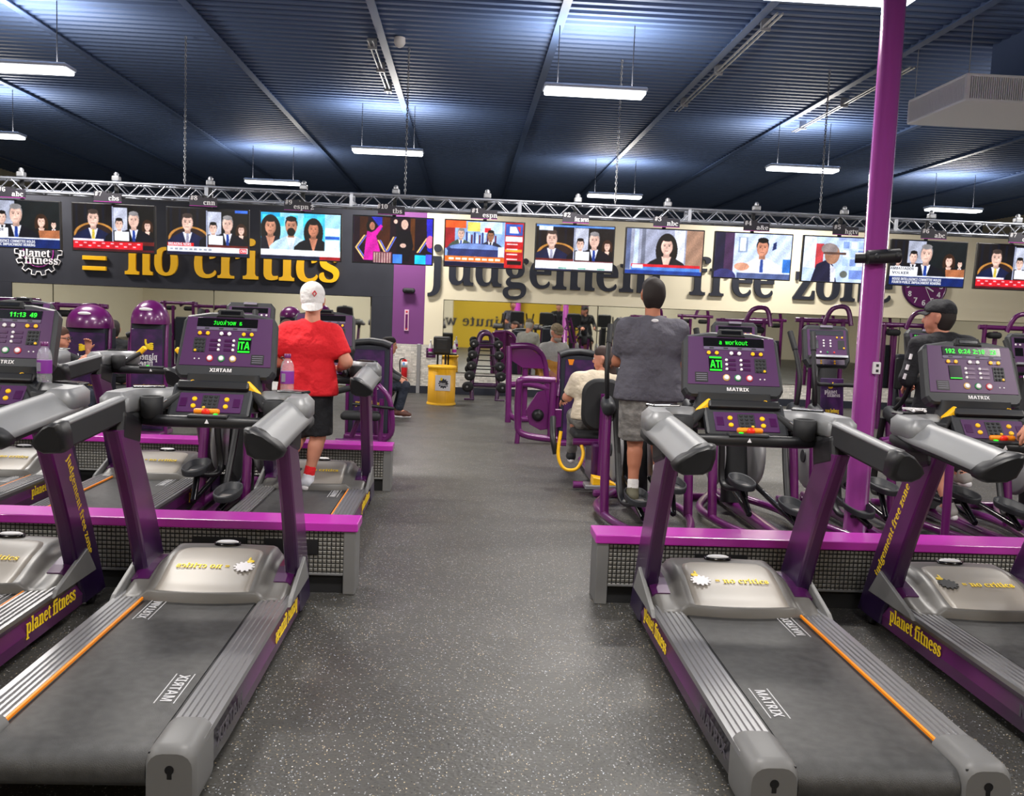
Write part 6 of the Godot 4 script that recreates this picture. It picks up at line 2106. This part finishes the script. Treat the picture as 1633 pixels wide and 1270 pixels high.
	# socks and shoes
	for i in 2:
		var f: Vector3 = J.get("foot_dir", [Vector3(0, 0, -1), Vector3(0, 0, -1)])[i]
		var a: Vector3 = A[i]
		var up: Vector3 = (K[i] - A[i]).normalized()
		if L.has("sock"): flesh_part(t, "sock", [[a + up * 0.09, a, 0.043, 0.042, 1.0, [up, a + up * 0.085]]], 0.01, L.sock)
		var dn: Vector3 = f.cross(f.cross(up)).normalized()
		if dn.dot(up) > 0: dn = -dn
		var s := flesh_part(t, "shoe", [[a + dn * 0.04 - f * 0.035, a + dn * 0.045 + f * 0.07, 0.043, 0.043], [a + dn * 0.045 + f * 0.07, a + dn * 0.058 + f * 0.155, 0.044, 0.032], [a + up * 0.02, a + dn * 0.02, 0.046, 0.046, 1.0, [up, a + up * 0.02]]], 0.01, L.shoe, 0.02)
		flesh_part(s, "sole", [[a + dn * 0.078 - f * 0.05, a + dn * 0.08 + f * 0.04, 0.028, 0.026], [a + dn * 0.08 + f * 0.04, a + dn * 0.08 + f * 0.16, 0.03, 0.024]], 0.01, L.get("sole", mats["print_white"]), 0.02)
	# face and hair
	for s in [-1, 1]:
		b = MB.new()
		b.ball(H + hb * (Vector3(s * 0.033, 0.012, -0.097) * hk), Vector3(0.014, 0.009, 0.009) * hk, 6, 10, hb)
		part(t, "eye", b, mats["print_white"])
		b = MB.new()
		b.ball(H + hb * (Vector3(s * 0.033, 0.012, -0.1035) * hk), Vector3(0.006, 0.006, 0.004) * hk, 6, 8, hb)
		part(t, "pupil", b, mats["black"])
	b = MB.new()
	b.ball(H + hb * (Vector3(0, -0.062, -0.0975) * hk), Vector3(0.024, 0.006, 0.005) * hk, 6, 10, hb)
	part(t, "mouth", b, mat("lip", rgb(160, 86, 78), 0.5))
	if L.has("hair"):
		var hr := [[H + hb * (Vector3(0, 0.055, 0.04) * hk), H + hb * (Vector3(0, 0.062, -0.022) * hk), 0.084 * hk, 0.083 * hk], [H + hb * (Vector3(-0.018, 0.0, 0.05) * hk), H + hb * (Vector3(0.018, 0.0, 0.05) * hk), 0.069 * hk, 0.069 * hk], [H + hb * (Vector3(-0.018, -0.055, 0.04) * hk), H + hb * (Vector3(0.018, -0.055, 0.04) * hk), 0.05 * hk, 0.05 * hk]]
		for q in hr: q.append_array([1.0, [hb * Vector3(0, -0.55, -0.83), H + hb * (Vector3(0, 0.03, -0.075) * hk)]])
		for q in L.get("tail", []): hr.append([H + hb * q[0], H + hb * q[1], q[2], q[3]])
		flesh_part(t, "hair", hr, 0.01, L.hair, 0.03)
	if L.has("cap"):
		var cp := [[H + hb * (Vector3(0, 0.06, 0.035) * hk), H + hb * (Vector3(0, 0.062, -0.02) * hk), 0.094 * hk, 0.092 * hk]]
		var back: float = L.get("cap_back", 0.0)
		if back > 0: cp.append([H + hb * (Vector3(0, 0.0, 0.04) * hk), H + hb * (Vector3(0, 0.0, 0.0) * hk), 0.090 * hk, 0.088 * hk])
		for q in cp: q.append_array([1.0, [hb * Vector3(0, -1, -0.12), H + hb * (Vector3(0, 0.046 - 0.063 * back, 0) * hk)]])
		var c := flesh_part(t, "cap", cp, 0.009, L.cap, 0.02)
		b = MB.new()
		var path := []
		var sg := 1.0 if back > 0 else -1.0
		b.xf = Transform3D(hb, H)
		var rings := []
		for q in 7:
			var u := lerpf(-1, 1, q / 6.0)
			var ring := PackedVector3Array()
			var reach := 0.085 * sqrt(maxf(0.02, 1 - u * u * 0.85))
			for v in [[0.0, 0.006], [1.0, 0.006], [1.0, -0.002], [0.0, -0.002]]:
				ring.append(Vector3(u * 0.08, (-0.005 if back > 0 else 0.06) - 0.018 * u * u - v[0] * (0.085 * sqrt(1 - u * u * 0.8) if back > 0 else 0.02) + v[1], sg * ((0.118 if back > 0 else 0.075) * sqrt(1 - u * u * 0.6) + v[0] * reach * (0.4 if back > 0 else 1.0))) * hk)
			rings.append(ring)
		b.loft(rings, true, false)
		part(c, "brim", b, L.cap)
		b = MB.new()
		b.ball(H + hb * (Vector3(0, 0.155, 0.01) * hk), Vector3(0.009, 0.005, 0.009), 5, 8, hb)
		part(c, "cap_button", b, L.cap)
	return t

func people():
	var wh: Material = mats["cloth_white"]
	var t := person("runner in a red t-shirt, black shorts and a white cap turned backwards", Vector3(-1.18, 0, -7.25), 0.0,
		{"head": Vector3(0.0, 1.655, -0.03), "shoulders": [Vector3(-0.185, 1.42, 0), Vector3(0.165, 1.42, 0.02)], "elbows": [Vector3(-0.31, 1.21, 0.08), Vector3(0.275, 1.21, 0.06)], "wrists": [Vector3(-0.17, 1.14, -0.14), Vector3(0.19, 1.14, -0.17)], "hips": [Vector3(-0.1, 0.94, 0), Vector3(0.06, 0.94, 0)], "knees": [Vector3(-0.1, 0.60, -0.08), Vector3(0.06, 0.61, -0.02)], "ankles": [Vector3(-0.13, 0.45, 0.26), Vector3(0.0, 0.31, 0.02)], "hem": 0.95, "foot_dir": [Vector3(0, -0.7, -0.5).normalized(), Vector3(0, 0, -1)]},
		{"skin": mats["skin"], "shirt": mats["cloth_red"], "legs": mats["cloth_black"], "shoe": mat("shoe_pale", rgb(200, 202, 212), 0.6), "sock": mats["cloth_red"], "cap": wh, "cap_back": 1.0, "fat": 1.12, "leg": 0.92, "sleeve": 0.78, "look": Vector3(-0.12, 0.05, 0.06), "curl": 0.9, "cell": 0.014})
	var em := MB.new()
	em.tube([Vector3(0.03, 1.735, 0.088), Vector3(0.045, 1.715, 0.096), Vector3(0.03, 1.695, 0.096), Vector3(0.015, 1.715, 0.096), Vector3(0.03, 1.735, 0.088)], 0.005, 5)
	part(t, "cap_emblem", em, mats["red_print"])
	t = person("man in dark grey t-shirt and grey shorts standing on an elliptical by the aisle", Vector3(1.385, 0, -7.0), 0.0,
		{"head": Vector3(0.0, 1.80, -0.05), "shoulders": [Vector3(-0.19, 1.55, 0), Vector3(0.195, 1.55, 0)], "elbows": [Vector3(-0.225, 1.30, -0.12), Vector3(0.24, 1.29, -0.06)], "wrists": [Vector3(-0.21, 1.27, -0.34), Vector3(0.23, 1.25, -0.31)], "hips": [Vector3(-0.1, 1.05, 0), Vector3(0.1, 1.05, -0.02)], "knees": [Vector3(-0.075, 0.69, -0.06), Vector3(0.12, 0.76, -0.22)], "ankles": [Vector3(-0.09, 0.33, 0.03), Vector3(0.13, 0.43, -0.10)], "hem": 1.02, "hand_dir": [Vector3(0.2, 0.3, -1), Vector3(-0.2, 0.3, -1)]},
		{"skin": mats["skin_tan"], "shirt": mats["cloth_grey"], "legs": mats["cloth_shorts"], "shoe": mat("shoe_olive", rgb(96, 92, 74), 0.7), "sock": wh, "sole": mats["soft_black"], "hair": mats["hair"], "fat": 1.27, "leg": 0.90, "sleeve": 0.8, "look": Vector3(0.1, 0, 0), "curl": 1.1, "cell": 0.014})
	em = MB.new()
	em.ball(Vector3(0, 1.615, 0.083), Vector3(0.028, 0.013, 0.006), 6, 12)
	part(t, "neck_tag", em, mats["print_white"])
	t = person("man in a black cap and black long sleeved top on an elliptical at right", Vector3(3.68, 0, -7.0), 0.0,
		{"head": Vector3(-0.08, 1.715, -0.06), "shoulders": [Vector3(-0.24, 1.51, -0.02), Vector3(0.14, 1.52, 0.0)], "elbows": [Vector3(-0.31, 1.25, -0.02), Vector3(0.25, 1.27, 0.0)], "wrists": [Vector3(-0.19, 1.20, -0.26), Vector3(0.22, 1.22, -0.3)], "hips": [Vector3(-0.12, 0.98, 0), Vector3(0.06, 0.98, 0)], "knees": [Vector3(-0.03, 0.66, -0.12), Vector3(0.12, 0.74, -0.25)], "ankles": [Vector3(0.08, 0.28, 0.02), Vector3(0.17, 0.54, 0.02)], "hem": 0.97},
		{"skin": mats["skin"], "shirt": mats["cloth_black"], "legs": mats["cloth_black"], "shoe": mat("shoe_grey", rgb(150, 146, 142), 0.7), "sock": mats["cloth_black"], "cap": mats["cloth_black"], "hair": mats["hair"], "fat": 1.08, "leg": 0.97, "sleeve": 1.95, "shirt_name": "sweatshirt", "look": Vector3(0.0, 0.9, 0), "curl": 1.1})
	for q in [[Vector3(-0.315, 1.44, 0.03), Vector3(-0.325, 1.40, 0.035)], [Vector3(-0.335, 1.36, 0.035), Vector3(-0.345, 1.32, 0.035)], [Vector3(-0.35, 1.29, 0.035), Vector3(-0.358, 1.25, 0.03)]]:
		em = MB.new()
		em.tube([q[0], q[1]], 0.012, 6)
		part(t, "sleeve_mark", em, mats["print_white"])
	t = person("woman with long dark hair in a cream t-shirt on the seated machine", Vector3(1.26, 0, -9.15), 0.0,
		{"head": Vector3(0.1, 1.20, -0.04), "shoulders": [Vector3(-0.16, 1.0, -0.02), Vector3(0.22, 1.0, 0.02)], "elbows": [Vector3(-0.24, 0.82, -0.08), Vector3(0.32, 0.82, -0.06)], "wrists": [Vector3(-0.25, 0.78, -0.30), Vector3(0.3, 0.80, -0.28)], "hips": [Vector3(-0.08, 0.60, 0), Vector3(0.12, 0.60, 0)], "knees": [Vector3(-0.13, 0.60, -0.42), Vector3(0.18, 0.60, -0.42)], "ankles": [Vector3(-0.13, 0.2, -0.5), Vector3(0.18, 0.2, -0.5)], "hem": 0.62},
		{"skin": mats["skin"], "shirt": mats["cloth_cream"], "legs": mats["cloth_shorts"], "shoe": mats["soft_black"], "hair": mat("hair_dark_brown", rgb(52, 34, 30), 0.7), "fat": 1.12, "leg": 1.9, "sleeve": 0.85, "look": Vector3(0.0, 1.1, 0), "tail": [[Vector3(0.0, 0.02, 0.065), Vector3(0.02, -0.14, 0.10), 0.078, 0.07], [Vector3(0.02, -0.14, 0.10), Vector3(0.03, -0.33, 0.09), 0.07, 0.03]], "cell": 0.016})
	flesh_part(t, "glove", [[Vector3(-0.25, 0.78, -0.29), Vector3(-0.25, 0.77, -0.36), 0.036, 0.032]], 0.009, mats["soft_black"])
	t = person("grey bearded man in a camouflage cap looking down, tan jacket round his waist", Vector3(1.38, 0, -14.8), PI + 0.4,
		{"head": Vector3(0.0, 1.32, -0.07), "shoulders": [Vector3(-0.185, 1.09, 0), Vector3(0.185, 1.09, 0)], "elbows": [Vector3(-0.25, 0.84, -0.02), Vector3(0.25, 0.84, -0.02)], "wrists": [Vector3(-0.17, 0.72, -0.2), Vector3(0.17, 0.72, -0.2)], "hips": [Vector3(-0.1, 0.60, 0), Vector3(0.1, 0.60, 0)], "knees": [Vector3(-0.14, 0.56, -0.38), Vector3(0.14, 0.56, -0.38)], "ankles": [Vector3(-0.14, 0.11, -0.36), Vector3(0.14, 0.11, -0.36)], "hem": 0.68},
		{"skin": mats["skin"], "shirt": mats["cloth_pale"], "legs": mats["cloth_tan"], "shoe": mats["soft_black"], "cap": mats["camo"], "hair": mat("hair_grey", rgb(180, 175, 170), 0.8), "fat": 1.1, "leg": 1.9, "sleeve": 1.9, "look": Vector3(-0.35, 0, 0), "cell": 0.018, "hand_cell": 0.009})
	flesh_part(t, "beard", [[Vector3(-0.03, 1.225, -0.115), Vector3(0.03, 1.225, -0.115), 0.034, 0.034], [Vector3(0, 1.215, -0.125), Vector3(0, 1.195, -0.13), 0.032, 0.02]], 0.009, mat("beard_grey", rgb(150, 140, 132), 0.9))
	flesh_part(t, "waist_jacket", [[Vector3(-0.11, 0.78, 0), Vector3(0.11, 0.78, 0), 0.15, 0.15, 0.95], [Vector3(-0.1, 0.6, -0.06), Vector3(0.1, 0.6, -0.06), 0.16, 0.16], [Vector3(0.0, 0.6, -0.16), Vector3(0.02, 0.4, -0.2), 0.07, 0.08], [Vector3(-0.18, 0.7, 0.0), Vector3(-0.2, 0.42, -0.05), 0.07, 0.09]], 0.018, mats["cloth_tan"])
	t = person("man with dark hair and glasses in profile behind the left edge treadmill", Vector3(-4.57, 0.03, -10.7), -PI / 2,
		{"head": Vector3(0.0, 1.10, -0.05), "shoulders": [Vector3(-0.19, 0.90, 0), Vector3(0.19, 0.90, 0)], "elbows": [Vector3(-0.2, 0.80, -0.28), Vector3(0.22, 0.72, -0.2)], "wrists": [Vector3(-0.16, 0.98, -0.3), Vector3(0.16, 0.85, -0.32)], "hips": [Vector3(-0.1, 0.50, 0), Vector3(0.1, 0.50, 0)], "knees": [Vector3(-0.14, 0.50, -0.42), Vector3(0.14, 0.50, -0.42)], "ankles": [Vector3(-0.14, 0.11, -0.42), Vector3(0.14, 0.11, -0.42)], "hem": 0.52},
		{"skin": mats["skin"], "shirt": mats["cloth_black"], "legs": mats["cloth_navy"], "shoe": mats["soft_black"], "hair": mats["hair_brown"], "fat": 1.08, "leg": 1.9, "sleeve": 0.8, "cell": 0.018, "hand_cell": 0.009})
	for s in [-1, 1]:
		em = MB.new()
		var ring := []
		for q in 13: ring.append(Vector3(s * 0.035 + 0.024 * cos(TAU * q / 12), 1.11 + 0.018 * sin(TAU * q / 12), -0.163))
		em.tube(ring, 0.0035, 5)
		em.tube([Vector3(s * 0.06, 1.115, -0.16), Vector3(s * 0.085, 1.115, -0.03)], 0.0035, 5)
		part(t, "glasses_rim", em, mats["black"])
	person("person in a black tank top with bare shoulders beyond the domed towers", Vector3(-4.85, 0, -13.2), 0.3,
		{"head": Vector3(0.0, 1.16, -0.03), "shoulders": [Vector3(-0.18, 0.95, 0), Vector3(0.18, 0.95, 0)], "elbows": [Vector3(-0.36, 0.93, -0.12), Vector3(0.34, 0.9, -0.12)], "wrists": [Vector3(-0.3, 1.12, -0.25), Vector3(0.3, 1.1, -0.25)], "hips": [Vector3(-0.1, 0.52, 0), Vector3(0.1, 0.52, 0)], "knees": [Vector3(-0.14, 0.50, -0.42), Vector3(0.14, 0.50, -0.42)], "ankles": [Vector3(-0.14, 0.11, -0.42), Vector3(0.14, 0.11, -0.42)], "hem": 0.52},
		{"skin": mats["skin"], "shirt": mats["cloth_black"], "legs": mats["cloth_black"], "shoe": mats["soft_black"], "hair": mats["hair"], "leg": 1.9, "sleeve": 0.15, "cell": 0.018, "hand_cell": 0.009})
	person("seated person with brown hair and white shirt half hidden behind the red runner", Vector3(-2.0, 0, -10.6), 0.2,
		{"head": Vector3(0.0, 1.31, -0.02), "shoulders": [Vector3(-0.18, 1.10, 0), Vector3(0.18, 1.10, 0)], "elbows": [Vector3(-0.24, 0.85, -0.06), Vector3(0.24, 0.85, -0.06)], "wrists": [Vector3(-0.2, 0.8, -0.3), Vector3(0.2, 0.8, -0.3)], "hips": [Vector3(-0.1, 0.66, 0), Vector3(0.1, 0.66, 0)], "knees": [Vector3(-0.14, 0.62, -0.42), Vector3(0.14, 0.62, -0.42)], "ankles": [Vector3(-0.14, 0.2, -0.45), Vector3(0.14, 0.2, -0.45)], "hem": 0.66},
		{"skin": mats["skin"], "shirt": wh, "legs": mats["cloth_navy"], "shoe": mats["soft_black"], "hair": mats["hair_brown"], "leg": 1.9, "cell": 0.02, "hand_cell": 0.01})
	person("seated man in dark clothes behind the left weight tower, his knees towards the aisle", Vector3(-1.24, 0, -14.0), -PI / 2,
		{"head": Vector3(0.0, 1.05, -0.1), "shoulders": [Vector3(-0.19, 0.86, -0.03), Vector3(0.19, 0.86, -0.03)], "elbows": [Vector3(-0.26, 0.66, -0.1), Vector3(0.26, 0.66, -0.1)], "wrists": [Vector3(-0.18, 0.58, -0.28), Vector3(0.18, 0.58, -0.28)], "hips": [Vector3(-0.1, 0.48, 0), Vector3(0.1, 0.48, 0)], "knees": [Vector3(-0.12, 0.48, -0.32), Vector3(0.14, 0.48, -0.36)], "ankles": [Vector3(-0.12, 0.11, -0.22), Vector3(0.14, 0.11, -0.28)], "hem": 0.48},
		{"skin": mats["skin"], "shirt": mat("cloth_dim", rgb(62, 64, 68), 0.85), "legs": mats["cloth_navy"], "shoe": mat("shoe_brown", rgb(80, 44, 34), 0.6), "hair": mats["hair"], "leg": 1.9, "sleeve": 1.9, "cell": 0.018, "hand_cell": 0.009})
	var sd := thing("bench", "small dark bench under the seated man in dark clothes", "bench", Vector3(-1.3, 0, -14.0))
	pad(sd, Vector3(0, 0.35, 0), Vector3(0.5, 0.1, 0.4), Basis(), "seat")
	tubes(sd, "leg", [[Vector3(0.15, 0, 0), Vector3(0.15, 0.33, 0)], [Vector3(-0.15, 0, 0), Vector3(-0.15, 0.33, 0)]], 0.03, mats["purple"])
	for q in [["black bench under the man in glasses", -4.57, -10.7, 0.44], ["black bench under the person in the black tank top", -4.85, -13.2, 0.41], ["tall bench under the person in the white shirt", -2.0, -10.6, 0.55]]:
		sd = thing("bench", q[0], "bench", Vector3(q[1], 0, q[2]))
		pad(sd, Vector3(0, q[3] - 0.055, 0), Vector3(0.42, 0.1, 0.42), Basis(), "seat")
		tubes(sd, "leg", [[Vector3(0.12, 0, 0), Vector3(0.12, q[3] - 0.1, 0)], [Vector3(-0.12, 0, 0), Vector3(-0.12, q[3] - 0.1, 0)]], 0.03, mats["purple"])
	person("person on the right edge treadmill of whom only a bare forearm enters the picture", Vector3(3.08, 0, -4.05), 0.0,
		{"head": Vector3(0.0, 1.82, -0.03), "shoulders": [Vector3(-0.19, 1.6, 0), Vector3(0.19, 1.6, 0)], "elbows": [Vector3(-0.28, 1.32, -0.08), Vector3(0.26, 1.32, 0.02)], "wrists": [Vector3(-0.305, 1.19, -0.38), Vector3(0.2, 1.3, -0.26)], "hips": [Vector3(-0.1, 1.08, 0), Vector3(0.1, 1.08, 0)], "knees": [Vector3(-0.1, 0.70, -0.06), Vector3(0.06, 0.70, -0.06)], "ankles": [Vector3(-0.1, 0.315, 0), Vector3(0.06, 0.315, 0.0)], "hem": 1.0},
		{"skin": mats["skin"], "shirt": mats["cloth_black"], "legs": mats["cloth_navy"], "shoe": mats["soft_black"], "hair": mats["hair"], "cell": 0.018, "curl": 0.9})
